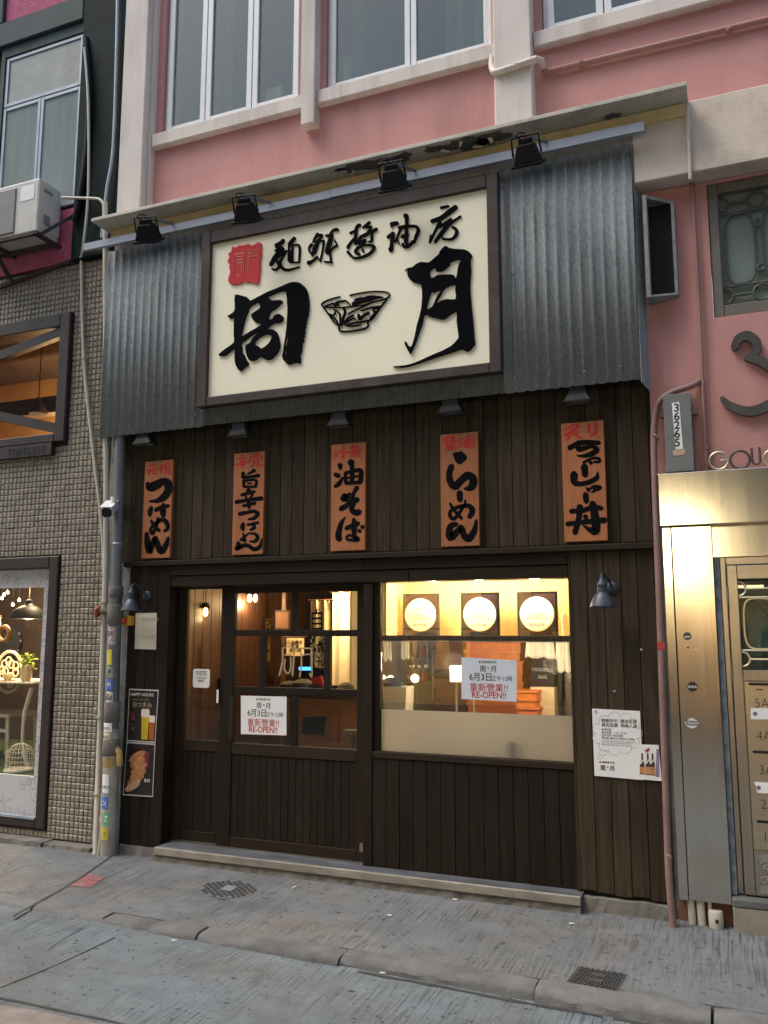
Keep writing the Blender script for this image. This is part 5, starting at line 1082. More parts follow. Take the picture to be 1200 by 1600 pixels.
p4_ = p0+Vector((0,.4,0)); MB().tube([p4_, (p4_.x,p4_.y,.545)], .018, 8).build('leg', 'shop_white', tb)
vs_ = thing('vase', 'cream vase with yellow green leaves on the shop table', 'vase', tuple(on_y(40,1065,.5)))
c = on_y(40,1064,.5); c.z = TZ
MB().lathe([(.035,0),(.05,.03),(.055,.08),(.045,.14),(.038,.155),(.034,.155),(.04,.14)], c, n=18).build('pot', 'vase', vs_, smooth=True)
lf = MB(); rv = random.Random(2)
for k in range(110):
    a = rv.uniform(0,6.28); r_ = rv.uniform(.0,.10); h = rv.uniform(.13,.27)-r_*.3; p = c+Vector((r_*math.cos(a), r_*math.sin(a), h)); s_ = rv.uniform(.016,.032)
    d = Vector((math.cos(a+rv.uniform(-1,1)), math.sin(a+rv.uniform(-1,1)), rv.uniform(-.2,.9))).normalized()*s_; e = d.cross(Vector((rv.uniform(-1,1),rv.uniform(-1,1),1))).normalized()*s_*.4
    lf.add([p-d, p+e, p+d, p-e], [(0,1,2,3)])
o = lf.build('leaves', 'leaf_green', vs_, recalc=False); o['kind'] = 'stuff'
cp = thing('teacup', 'cream cup and saucer on the shop table', 'cup', tuple(on_y(14,1065,.5)))
c = on_y(12,1064,.5); c.z = TZ; MB().lathe([(.06,0),(.075,.01),(.03,.006)], c, n=20).build('saucer', 'vase', cp, smooth=True); MB().lathe([(.025,.008),(.045,.03),(.05,.065),(.046,.065),(.03,.02)], c, n=20).build('cup_body', 'vase', cp, smooth=True)
# ornate white chair: ring back with filigree, seat, legs
chr_ = thing('chair', 'white filigree garden chair behind the shop table', 'chair', tuple(on_y(12,1180,.8)))
c = on_y(14,1050,.85)
MB().tube(arc(c.x,c.z,.17,.20,0,360,.85,30), .016, 8, caps=False).build('back_ring', 'shop_white', chr_, smooth=True)
rv = random.Random(6)
for k in range(14):
    a = rv.uniform(0,6.28); rr = rv.uniform(.02,.12); ring(c.x+rr*math.cos(a), c.z+rr*1.1*math.sin(a), .035, .04, .85, .009, 12).build('filigree', 'shop_white', chr_)
q = on_y(32,1116,.75); MB().box(q.x-.45, q.x, .60, 1.0, q.z-.02, q.z+.01).build('seat', 'shop_white', chr_, bevel=.006)
MB().box(q.x-.45, q.x-.02, .62, .64, q.z-.16, q.z-.13).build('stretcher', 'shop_white', chr_)
for dx, dy in ((-.03,.63),(-.40,.63),(-.03,.97),(-.40,.97)): MB().tube([(q.x+dx,dy,q.z),(q.x+dx+.02,dy,.545)], .016, 8).build('leg', 'shop_white', chr_)
# birdcage
bc = thing('birdcage', 'small cream wire birdcage standing on the green turf', 'birdcage', tuple(on_y(30,1200,.25)))
c = on_y(30,1197,.25); c.z = .55; rad, hh = .115, .13
MB().lathe([(rad*1.12,0),(rad*1.12,.012),(rad,.02),(.001,.02)], c, n=28).build('tray', 'shop_white', bc)
for k in range(14):
    a = 2*math.pi*k/14; dx, dy = math.cos(a), math.sin(a)
    pts = [c+Vector((dx*rad,dy*rad,.02)), c+Vector((dx*rad,dy*rad,hh))]+[c+Vector((dx*rad*math.cos(R(b)),dy*rad*math.cos(R(b)),hh+rad*.9*math.sin(R(b)))) for b in (25,50,70,88)]
    MB().tube(pts, .003, 5).build('wire', 'shop_white', bc)
for zz in (.05,.09,.13,.17): 
    r_ = rad if zz <= hh else rad*math.sqrt(max(0,1-((zz-hh)/(rad*.9))**2))
    MB().tube([c+Vector((r_*math.cos(a), r_*math.sin(a), zz)) for a in np.linspace(0,2*math.pi,25)], .0028, 5, caps=False).build('hoop', 'shop_white', bc)

BX(-8.05,-8.0,.26,1.95,.3,2.5).build('side_wall', 'shop_dark', si)
# upper window with timber braces
uw = MB().cbox(-5.385, -5.271, -.05, .14, 3.402, 4.575, .008).build('braced_window', 'brown_frame', lb)
CB(-8.0,-5.386,-.048,.14,4.455,4.575,.008).build('frame_board', 'brown_frame', uw); CB(-8.0,-5.386,-.048,.14,3.402,3.48,.008).build('frame_board', 'brown_frame', uw)
CB(-8.1,-8.0,-.05,.14,3.402,4.575,.008).build('frame_board', 'brown_frame', uw)
zq = crop(0,480,6,-.02)
def brace(a, b, wd): 
    (xa, za), (xb, zb) = zq(*a), zq(*b); MB().obox((xa,0,za),(xb,0,zb),.06,wd,(0,0,1)).build('brace', 'brown_frame', uw)
brace((620,215),(-900,800),.085); brace((600,1150),(-900,830),.085)
BX(-8.0,-5.386,.05,.056,3.48,4.455).build('pane', 'pane_left', uw)
ui = thing('upstairs_room', 'amber lit room behind the braced upper window', 'interior', (-6.3,1.2,3.3))
BX(-8.2,-5.0,1.9,1.95,3.2,5.0).build('back_wall', mat('amber_wall', (.42,.24,.10), .8, var=.15, scale=2), ui); BX(-8.2,-5.0,.26,1.9,4.75,4.8).build('ceiling', 'shop_dark', ui); BX(-8.2,-5.0,.26,1.9,3.28,3.33).build('floor', 'shop_dark', ui); BX(-5.26,-5.22,.26,1.9,3.33,4.75).build('side_wall', 'amber_wall', ui)
BX(-8.25,-8.2,.26,1.95,3.28,4.8).build('side_wall', 'amber_wall', ui); BX(-8.2,-5.26,1.2,1.35,4.10,4.28).build('ceiling_beam', 'shop_dark', ui)
lamp_light('glow', (-6.6,1.5,3.75), 34, (1,.62,.28), .08, ui); lamp_light('glow', (-5.7,1.0,3.6), 9, (1,.60,.26), .06, ui)
pq = on_y(60,632,.7); pt = thing('pendant_lamp', 'dark pendant lamp behind the braced upper window', 'lamp', tuple(pq))
MB().lathe([(.09,-.10),(.085,-.06),(.05,0),(.018,.05),(.018,.07)], pq, n=18).build('shade', 'shop_dark', pt, smooth=True); MB().tube([pq+Vector((0,0,.06)),(pq.x,pq.y,4.75)], .005, 6).build('cord', 'black_metal', pt)
npl = thing('name_plate', 'dark brown plate with cut letters under the braced window', 'sign', (-6.2,-.05,3.29))
MB().box(-7.2,-5.398,-.055,.004,3.288,3.395).build('plate', 'brown_frame', npl, bevel=.003)
text('lettering', 'TIMELESS', -5.46, 3.309, -.0555, .088, 'dark_void', npl, align='RIGHT', bold=.004, spacing=1.35, sx=.95)

# upper storey of that building
BX(-11.0,-4.775,.02,.3,5.05,9.0).build('upper_wall', 'green_dark', lb)
CB(-5.30,-4.775,-.06,.02,5.05,9.0,.01).build('column', 'green_dark', lb)
CB(-8.2,-5.305,-.06,.0,7.44,7.70,.01).build('band', 'green_beam', lb); CB(-5.36,-5.305,-.055,.0,7.705,9.0,.01).build('band', 'green_beam', lb); CB(-6.5,-6.33,-.055,.0,7.705,9.0,.01).build('band', 'green_beam', lb)
BX(-6.325,-5.365,-.02,.019,7.705,9.0).build('pebble_panel', 'magenta', lb); BX(-8.2,-5.31,-.02,.019,5.06,5.58).build('pebble_panel', 'magenta', lb)
ow = MB().box(-6.33,-6.28,-.03,.019,5.6,7.43).box(-6.28,-5.31,-.029,.019,7.33,7.43).build('old_window', 'green_beam', lb)
def sash(x0, x1, z0, z1, y, fw, pm):
    o = MB().cbox(x0,x0+fw,y,y+.03,z0,z1,.003).cbox(x1-fw,x1,y,y+.03,z0,z1,.003).cbox(x0+fw,x1-fw,y+.001,y+.03,z0,z0+fw,.003).cbox(x0+fw,x1-fw,y+.001,y+.03,z1-fw,z1,.003).build('sash', 'old_alu', ow)
    BX(x0+fw,x1-fw,y+.012,y+.018,z0+fw,z1-fw).build('pane', pm, ow)
sash(-6.27,-5.315,6.80,7.32,-.02,.035,'grimy_pane'); sash(-6.27,-5.80,5.62,6.79,-.02,.035,'curtain'); sash(-5.795,-5.315,5.62,6.79,-.02,.035,'curtain')
# air conditioner
ax = on_y(96,296,-.06).x
fy = on_x(62,277,ax)
ac = thing('air_conditioner', 'off white outdoor air conditioner on rusty brackets', 'air conditioner', (ax-.35, -.25, 5.2))
az1 = fy.z; az0 = on_y(68,358,fy.y).z
MB().box(ax-.85, ax, fy.y, -.06, az0, az1).build('casing', 'ac_white', ac, bevel=.015)
CB(ax-.80, ax-.26, fy.y-.012, fy.y-.001, az0+.03, az1-.05, .006).build('fan_guard', 'ac_grille', ac)
BX(ax-.21, ax-.05, fy.y-.003, fy.y-.001, az1-.19, az1-.05).build('label', 'sticker_white', ac)
BX(ax+.001, ax+.006, -.26,-.16, az1-.10, az1-.075).build('slot', 'ac_grille', ac); BX(ax+.001, ax+.006, -.25,-.18, az0+.10, az0+.19).build('slot', 'ac_grille', ac); BX(ax+.001,ax+.012,-.16,-.07,az0+.05,az1-.12).build('valve_cover', 'ac_white', ac)
br = thing('ac_bracket', 'rusty angle iron bracket under the air conditioner', 'bracket', (ax-.3,-.1,5.05))
yf = fy.y
for xx in (ax-.02, ax-.55): MB().obox((xx,yf-.02,az0-.02),(xx,-.02,az0-.02),.03,.03).build('arm', 'rust', br)
MB().obox((ax-.9,yf,az0-.02),(ax+.02,yf,az0-.02),.03,.03).build('rail', 'rust', br); MB().obox((ax-.9,-.1,az0-.03),(ax+.02,-.1,az0-.03),.03,.03).build('rail', 'rust', br)
for xx in (ax+.03, ax-.55): MB().obox((xx,yf+.02,az0-.03),(xx+.12,-.03,az0+.26) if xx > ax else (xx,-.03,az0-.28),.028,.028).build('strut', 'rust', br)
MB().obox((ax+.12,-.03,az0-.18),(ax-.9,-.03,az0-.32),.03,.03).build('rail', 'rust', br)
# cables and conduits at the building line
conduit('cable_bundle', 'black cable bundle hanging beside the old window', [on_y(134,60,-.07), on_y(140,140,-.08), on_y(136,230,-.08), on_y(126,305,-.09), on_y(116,345,-.09)], .03, 'black_metal', cat='cable', sm=4)
conduit('cable', 'pale cable dropping past the black bundle', [on_y(132,75,-.12), on_y(138,160,-.12), on_y(138,300,-.12), on_y(130,385,-.1), on_y(126,402,-.05)], .012, 'pvc_white', cat='cable', sm=4)
conduit('wall_pipe', 'thin white pipe slanting down the tiled wall', [on_y(127,408,-.03), on_y(131,560,-.03), on_y(145,700,-.03), on_y(159,820,-.03), on_y(163,900,-.03)], .014, 'pvc_white', [on_y(131,560,-.03)], sm=4)
conduit('cable', 'grey cable running down the dark green column', [on_y(184,-20,-.09), on_y(182,90,-.09), on_y(177,230,-.09), on_y(168,290,-.1), on_y(163,330,-.1), on_y(159,372,-.1)], .015, 'old_alu', cat='cable', sm=4)
conduit('condensate_pipe', 'pale pipe leading from the air conditioner to the drain', [on_y(97,309,-.12), on_y(140,310,-.12), on_y(156,312,-.12), on_y(163,322,-.12)], .013, 'pvc_white', sm=4)
conduit('drain_pipe', 'slim white drainpipe standing before the tiled wall', [on_y(164,316,-.11), on_y(165,390,-.11), on_y(166,700,-.10), on_y(166,870,-.10), on_y(158,1100,-.10), on_y(150,1330,-.10), on_y(146,1342,-.13)], .024, 'pvc_white', [on_y(164,940,-.1), on_y(157,1120,-.1), on_y(153,1240,-.1)])
conduit('drain_pipe', 'thin bent white hose beside the slim drainpipe foot', [on_y(160,1240,-.12), on_y(158,1300,-.13), on_y(153,1338,-.14)], .011, 'pvc_white', sm=4)
# big soil pipe with stickers
gp = thing('soil_pipe', 'grey pipe beside the timber front, paler and sticker covered lower down', 'pipe', (-4.575,-.1,GZ))
axis = lambda z: Vector((-4.553-.018*(z-.05), -.10, z))
MB().tube([axis(3.5), axis(2.05)], .042, 18).build('upper_pipe', 'pipe_grey', gp, smooth=True)
MB().tube([axis(2.05), axis(1.0)], .050, 18).build('middle_pipe', 'pipe_grey', gp, smooth=True)
MB().tube([axis(1.0), axis(.03)], .060, 18).build('lower_pipe', 'pipe_pale', gp, smooth=True)
for z, r_, h in ((2.47,.046,.02),(2.08,.058,.09),(1.90,.066,.16),(1.13,.062,.16),(.86,.068,.13)): MB().lathe([(r_*.9,-h/2),(r_,-h/2+.01),(r_,h/2-.01),(r_*.9,h/2)], axis(z), (axis(3)-axis(0)), 18).build('collar', 'render_grey' if z < 2.2 else 'galv_rail', gp, smooth=True)
va = thing('valve', 'orange red valve wheel beside the grey pipe joint', 'valve', tuple(axis(1.92)+Vector((-.12,-.05,0))))
b0 = axis(1.92); MB().tube([b0+Vector((-.05,0,0)), b0+Vector((-.13,-.03,0))], .024, 10).build('stem', 'render_grey', va)
MB().lathe([(.02,0),(.045,.008),(.05,.02),(.045,.032),(.015,.036)], b0+Vector((-.13,-.03,0)), (-.9,-.35,0), 7).build('wheel', 'orange_metal', va)
lv = thing('pipe_branch', 'short yellowed branch outlet on the sticker covered pipe', 'pipe', tuple(axis(.72)+Vector((.07,0,0))))
MB().tube([axis(.86)+Vector((.04,.0,0)), axis(.85)+Vector((.09,-.01,-.03)), axis(.72)+Vector((.095,-.01,0))], .026, 12).build('elbow', mat('yellowed', (.36,.26,.08), .6, var=.3, scale=12), lv, smooth=True)
def wrap(z0, z1, r_, a0, a1, mt, label, extra=None):
    c = axis((z0+z1)/2); t = thing('sticker', label, 'sticker', tuple(c+Vector((0,-r_,0))), 'stickers on the grey pipe')
    n = 8; vs = []
    for i in range(n+1):
        a = R(a0+(a1-a0)*i/n)
        for z in (z0, z1): q = axis(z); vs.append((q.x+r_*math.cos(a), q.y+r_*math.sin(a), z))
    MB().add(vs, [(2*i,2*i+2,2*i+3,2*i+1) for i in range(n)]).build('sheet', mt, t)
    if extra:
        for (s, zf, size, m2) in extra:
            a = R((a0+a1)/2); q = axis(z0+(z1-z0)*zf); p = Vector((q.x+(r_+.002)*math.cos(a), q.y+(r_+.002)*math.sin(a), q.z))
            o = text('print', s, p.x, p.z, p.y, size, m2, t); 
    return t
wrap(1.66,1.80,.0515,232,318,mat('st_mix', (.42,.36,.36), .5, var=.6, scale=30), 'torn grey and pink sticker just under the pipe joint', [('ZK',.5,.05,'print_black')])
wrap(1.50,1.62,.0515,225,290,'yellow_sticker', 'torn yellow sticker high on the grey pipe')
wrap(1.40,1.49,.0515,232,310,mat('st_mix2', (.22,.28,.24), .5, var=.7, scale=25), 'mottled green grey sticker above the blue one', [('fx',.4,.04,'print_black')])
wrap(1.30,1.39,.0515,235,305,'blue_sticker', 'small blue sticker with white print on the grey pipe', [('M',.3,.05,'white_print')])
wrap(1.21,1.29,.0515,228,310,mat('st_bw', (.55,.55,.54), .5, var=.9, scale=16), 'black and white scrawled sticker on the grey pipe', [('Zx',.3,.06,'print_black')])
wrap(.98,1.05,.0615,232,310,'sticker_white', 'white lettered sticker under the lower pipe collar', [('AUS',.3,.03,'print_black')])
wrap(.915,.975,.0615,235,300,'paper_old', 'grey lettered sticker close above the yellow paint ring', [('RDZ',.3,.03,'print_black')])
wrap(.71,.785,.061,215,325,'yellowed', 'ring of peeling yellow tape round the pale pipe')
wrap(.52,.66,.061,235,300,'sticker_white', 'white sticker with black slanted lettering on the pale pipe', [('COACH',.25,.032,'print_black')])
wrap(.40,.49,.0612,232,300,'blue_sticker', 'larger blue sticker with a white emblem on the pale pipe', [('D(',.3,.05,'white_print')])
wrap(.28,.375,.061,262,310,'green_sticker', 'green sticker beside a round grey badge', [('Z',.3,.06,'white_print')])
wrap(.285,.37,.0612,225,262,'print_grey', 'round grey badge sticker next to the green one', [('@',.3,.05,'white_print')])
wrap(.17,.26,.0612,245,305,'yellow_sticker', 'yellow sticker with a simple face low on the pipe', [(':)',.4,.04,'print_black')])
# ================================================================== STEEL DOORWAY ON THE RIGHT
sp = thing('steel_doorway', 'brushed steel doorway surround and gate beside the restaurant', 'doorway', (0.4,-.05,GZ))
MB().box(-.372,1.4,-.125,.0,2.415,2.747).build('fascia', 'steel', sp, bevel=.004)
MB().box(-.366,-.313,-.062,.0,.185,2.412).build('edge_panel', 'steel', sp, bevel=.003)
MB().box(-.309,-.074,-.065,.0,.190,2.412).build('side_panel', 'steel', sp, bevel=.003)
BX(-.1035,-.102,-.0665,-.064,.195,2.41).build('panel_seam', 'steel_frame', sp)
BX(-.42,1.4,.02,.1,.0,2.74).build('rear_wall', 'render_grey', sp)
BX(-.074,1.4,-.02,.0195,2.22,2.414).build('header', 'steel', sp)
BX(-.070,-.040,-.03,.019,.24,2.218).build('gap_post', mat('weathered_strip', (.20,.24,.28), .7, var=.5, scale=18, dirt=(.45,.45,.47), dirt_amt=.7, dirt_scale=9, dstretch=(2,2,.5)), sp)
CB(-.038,-.004,-.012,.0195,.24,2.218,.004).build('door_frame', 'steel_frame', sp); CB(-.004,1.4,-.012,.0195,2.17,2.218,.004).build('door_frame', 'steel_frame', sp)
gt = MB().box(.0,.058,-.03,.015,.245,2.165).box(.058,1.0,-.029,.015,2.08,2.165).box(.058,1.0,-.029,.015,1.47,1.535).build('gate', 'steel_frame', sp, bevel=.004)
BX(.058,1.0,.005,.012,1.536,2.079).build('glass', 'gate_glass', gt)
grille(.06, .70, 1.545, 2.075, -.012, gt, mat('grille_gold', (.62,.56,.36), .4, .5, var=.08), .0065, 3, .2)
BX(.058,1.0,.012,.018,1.4,2.1).build('backing', mat('gate_back', (.28,.36,.35), .8, var=.2), gt)
mbp = MB().box(.060,1.0,-.024,.015,.50,1.468).build('mailbox_panel', 'steel_mail', gt, bevel=.003)
for z in (1.452,1.255,1.058,.862,.662):
    MB().prism(rrect(.085,.40,z-.008,z+.008,.0079,4), -.0262, -.0245).build('slot', 'dark_void', gt)
for s, z in (('5A',1.315),('4A',1.125),('3A',.93),('2A',.735),('1A',.55)): text('number', s, .152, z, -.0246, .078, 'print_black', gt, sx=.9, bold=-.001)
BX(.125,.165,-.0255,-.0245,1.418,1.424).build('slot', 'dark_void', gt)
MB().box(.060,1.0,-.026,.015,.245,.498).build('kick_panel', 'steel_frame', gt, bevel=.003)
MB().add([(.075,-.028,.48),(.5,-.028,.48),(.5,-.0265,.44),(.10,-.0265,.44)], [(0,1,2,3)]).build('kick_trim', 'steel', gt); MB().add([(.10,-.0265,.31),(.5,-.0265,.31),(.5,-.03,.262),(.07,-.03,.262)], [(0,1,2,3)]).build('kick_trim', 'steel', gt)
grille(.10, .70, .315, .435, -.032, gt, 'steel', .005, 3, .3)
for z in (1.98, 1.53): MB().tube([(-.002,-.034,z-.06),(-.002,-.034,z+.06)], .007, 8).build('hinge', 'steel_frame', gt)
# step under the gate
ds = thing('door_step', 'worn concrete step in front of the steel gate', 'step', (.4,-.05,GZ))
MB().box(-.07,1.4,-.10,.019,.03,.188).build('riser', mat('riser', (.26,.235,.195), .9, var=.15, scale=6, dirt=(.1,.09,.08), dirt_amt=.6, dirt_scale=3, bump=.3), ds, bevel=.006); MB().box(-.072,1.4,-.103,.019,.189,.235).build('tread', 'kerb', ds, bevel=.008)
for (pts, nm, lbl, mtt) in [([(.09,1.31),(.30,1.318),(.30,1.25),(.085,1.247)],'mail','white envelope with round stamp stuck in the 5A letter slot','paper'),([(.085,.885),(.24,.885),(.24,.825),(.10,.825)],'mail','folded white leaflet stuck in the 3A letter slot','paper')]:
    t = thing(nm, lbl, 'mail', (pts[0][0]+.08,-.03,pts[2][1])); MB().prism(pts, -.034, -.027).build('sheet', mtt, t)
    MB().lathe([(.012,0),(.012,.001),(.001,.001)], (pts[0][0]+.022,-.0345,(pts[0][1]+pts[2][1])/2), (0,-1,0), 14).build('stamp', 'pipe_grey', t)
# badges on the steel panel
for u, v, r_, s, lbl in [(1074,994,.024,'Shurikuri','small dark round badge high on the steel panel'),(1082,1073,.029,'AAA','black round badge with three white peaks on the steel panel')]:
    c = on_y(u, v, -.0665); t = thing('badge', lbl, 'sticker', tuple(c)); MB().lathe([(r_,0),(r_,.002),(.001,.002)], c, (0,-1,0), 28).build('disc', 'charcoal' if s != 'AAA' else 'print_black', t)
    text('lettering', s if s == 'AAA' else 'shuri', c.x, c.z-.008, -.069, .026 if s == 'AAA' else .016, 'white_print', t, bold=.0006)
c = on_y(1081,1130,-.0665); t = thing('badge', 'white outlined script sticker low on the steel panel', 'sticker', tuple(c))
MB().prism([(c.x+.04*math.cos(a)*(1+.12*math.sin(5*a)), c.z+.028*math.sin(a)*(1+.1*math.cos(4*a))) for a in np.linspace(0,6.28,30)[:-1]], -.0685, -.0662).build('sheet', 'sticker_white', t)
text('lettering', 'Brothers\nRocanti', c.x, c.z+.004, -.069, .021, 'print_black', t, shear=.3, bold=.0005, line=.8)
for u, v in ((1075,1012),(1087,1014)):
    c = on_y(u, v, -.0655); MB().lathe([(.006,0),(.006,.0015),(.001,.0015)], c, (0,-1,0), 14).build('rivet_hole', 'dark_void' if u < 1080 else 'brass', sp)
# stub pipes in the gap below the panel
for k, (u, r_, mtt, zt) in enumerate([(1082,.022,'pvc_white',.2),(1097,.024,'pvc_white',.2),(1112,.012,'pipe_cream',.2)]):
    p = on_z(u, 1448, GZ); t = thing('stub_pipe', ['cracked cream stub pipe under the steel panel','tall flaking white stub pipe under the steel panel','thin stub pipe leading into the white cap'][k], 'pipe', (p.x,-.04,GZ))
    MB().tube([(p.x,-.03,.04),(p.x-.006,-.03,zt)], r_, 12).build('tube', mtt, t, smooth=True)
t = thing('capped_pipe', 'fat off white capped pipe standing on the pavement', 'pipe', (-.165,-.05,GZ)); MB().lathe([(.04,0),(.043,.03),(.043,.09),(.038,.10),(.02,.102)], (-.165,-.045,.045), n=18).build('cap', 'pvc_white', t, smooth=True); BX(-.168,-.152,-.092,-.086,.085,.105).build('hole', 'dark_void', t)
BX(-.37,-.075,.0,.018,.04,.19).build('raw_wall', 'rust_stain', sp)
# ================================================================== LAMPS, CAMERA, NOTICES
def floodlight(u, v, k, label):
    c = on_y(u, v, -.45); t = thing('floodlight', label, 'floodlight', (c.x, -.27, 5.06), 'floodlights over the signboard')
    tilt = R(35); tw = R([14, 10, 2, 0][k])
    Mx = Matrix.Translation(c) @ Matrix.Rotation(tw, 4, 'Z') @ Matrix.Rotation(tilt, 4, 'X')
    def P(x, y, z): return Mx @ Vector((x, y, z))
    a, b = .054, .088
    vs = [P(-a,-.05,.05),P(a,-.05,.05),P(a,.05,.05),P(-a,.05,.05),P(-b,-.085,-.07),P(b,-.085,-.07),P(b,.085,-.07),P(-b,.085,-.07)]
    MB().add(vs, [(0,3,2,1),(4,5,6,7),(0,1,5,4),(1,2,6,5),(2,3,7,6),(3,0,4,7)]).build('housing', 'black_metal', t, bevel=.008)
    b2 = b+.012
    vs = [P(-b2,-.095,-.07),P(b2,-.095,-.07),P(b2,.095,-.07),P(-b2,.095,-.07),P(-b2,-.095,-.088),P(b2,-.095,-.088),P(b2,.095,-.088),P(-b2,.095,-.088)]
    MB().add(vs, [(3,2,1,0),(4,5,6,7),(0,1,5,4),(1,2,6,5),(2,3,7,6),(3,0,4,7)]).build('bezel', 'black_metal', t, bevel=.004)
    vs = [P(-.08,-.07,-.0895),P(.08,-.07,-.0895),P(.08,.07,-.0895),P(-.08,.07,-.0895)]
    MB().add(vs, [(0,1,2,3)]).build('lens', 'lens', t)
    vs = [P(-.045,-.035,.05),P(.045,-.035,.05),P(.045,.035,.05),P(-.045,.035,.05),P(-.04,-.03,.085),P(.04,-.03,.085),P(.04,.03,.085),P(-.04,.03,.085)]
    MB().add(vs, [(0,1,5,4),(1,2,6,5),(2,3,7,6),(3,0,4,7),(4,5,6,7)]).build('junction_box', 'black_metal', t, bevel=.004)
    MB().add([P(-.02,-.032,.055),P(.02,-.032,.055),P(.018,-.029,.08),P(-.018,-.029,.08)], [(0,1,2,3)]).build('rating_label', 'sticker_white', t) if k > 1 else None
    top = Vector((c.x+.03, -.36, 5.145))
    MB().tube([P(-b-.006,0,-.02), P(-b-.002,0,.10), P(b+.002,0,.10), P(b+.006,0,-.02)], .008, 6).build('bracket', 'black_metal', t)
    MB().obox(P(0,0,.10), (c.x+.10,-.262,5.065), .012, .02).build('arm', 'box_grey', t)
    cbp = [P(-.03,0,.085), P(-.055,-.01,.11), P(-.03,.0,.125), P(.01,.02,.105)]
    MB().tube([Vector(q[:3]) for q in catmull([tuple(q) for q in cbp], 5)], .005, 6).build('cable', 'black_metal', t, smooth=True)
for k, (u, v, lbl) in enumerate([(230,360,'black floodlight at the drainpipe end of the tin cladding rail'),(384,328,'black floodlight above the red seal on the signboard'),(614,277,'black floodlight above the brush characters in the middle of the signboard'),(823,237,'black floodlight on the rail beyond the signboard frame')]): floodlight(u, v, k, lbl)
# small picture lights under the tin edge
bd = ['first', 'second']
for k, (u, v, lbl) in enumerate([(226,691,'small grey spotlight over the menu board beside the security camera'),(375,678,'small grey spotlight over the menu board with six characters'),(531,662,'small grey spotlight over the menu board with the square kanji'),(705,641,'small grey spotlight over the menu board with the round dot'),(903,624,'small grey spotlight over the rice bowl menu board')]):
    c = on_y(u, v, -.10); t = thing('spotlight', lbl, 'spotlight', (c.x,-.04,c.z), 'small spotlights over the menu boards')
    x, z = c.x, c.z
    def trap(z0_, z1_, w0, w1, d0, d1):
        return MB().add([(x-w0,-.10-d0,z0_),(x+w0,-.10-d0,z0_),(x+w0,-.10+d0,z0_),(x-w0,-.10+d0,z0_),(x-w1,-.10-d1,z1_),(x+w1,-.10-d1,z1_),(x+w1,-.10+d1,z1_),(x-w1,-.10+d1,z1_)], [(3,2,1,0),(4,5,6,7),(0,1,5,4),(1,2,6,5),(2,3,7,6),(3,0,4,7)])
    trap(z-.022, z-.014, .092, .092, .05, .05).build('bezel', 'spot_grey', t, bevel=.003); trap(z-.014, z+.030, .085, .062, .045, .035).build('housing', 'spot_grey', t, bevel=.004); trap(z+.030, z+.085, .058, .054, .03, .028).build('gear_box', 'spot_grey', t, bevel=.003)
    BX(x-.075,x+.075,-.145,-.06,z-.0245,z-.0225).build('lens', 'lens', t); BX(x-.012,x+.012,-.066,-.0005,z+.02,z+.035).build('arm', 'spot_grey', t)
# two goose-neck wall lamps
def walllamp(x, z, label):
    t = thing('wall_lamp', label, 'lamp', (x, 0, z), 'blue grey wall lamps beside the entrance'); y = -.14
    MB().lathe([(.078,-.075),(.080,-.07),(.066,-.03),(.045,.005),(.032,.018),(.030,.06),(.036,.062),(.034,.075),(.016,.095),(.012,.12),(.006,.125),(.003,.11),(.024,.06),(.028,.015),(.06,-.03),(.073,-.072)], (x,y,z), n=28).build('shade', 'lamp_blue', t, smooth=True)
    pts = catmull([(x,y,z+.115),(x+.002,y+.012,z+.135),(x+.012,y+.05,z+.132),(x+.035,y+.10,z+.09),(x+.045,-.012,z+.05)], 6)
    MB().tube([Vector(q[:3]) for q in pts], .008, 8).build('neck', 'lamp_blue', t, smooth=True)
    MB().lathe([(.04,0),(.04,.008),(.025,.016),(.008,.02)], (x+.045,-.0005,z+.05), (0,-1,0), 20).build('wall_plate', 'lamp_blue', t, smooth=True)
    MB().lathe([(.001,-.055),(.022,-.04),(.03,-.015),(.02,.015),(.014,.05)], (x,y,z), n=14).build('bulb', 'lens', t, smooth=True)
    return t
cL = on_y(205,940,-.14); cR_ = on_y(941,930,-.14)
walllamp(cL.x, cL.z, 'blue grey wall lamp beside the grey pipe'); walllamp(cR_.x, cR_.z, 'blue grey wall lamp on the planks beside the bright window')
# emergency stop
c = on_y(199,970,-.05); t = thing('stop_button', 'yellow box with a red push button on the timber pillar', 'switch', (c.x,-.03,c.z))
MB().box(c.x-.036,c.x+.036,-.065,-.002,c.z-.04,c.z+.04).build('housing', 'yellow_plastic', t, bevel=.008); MB().lathe([(.014,0),(.014,.018),(.024,.022),(.024,.034),(.018,.04),(.001,.041)], (c.x-.008,-.065,c.z-.004), (0,-1,0), 20).build('button', 'red_plastic', t, smooth=True); BX(c.x-.01,c.x+.012,-.067,-.0655,c.z+.024,c.z+.033).build('legend', 'print_black', t)
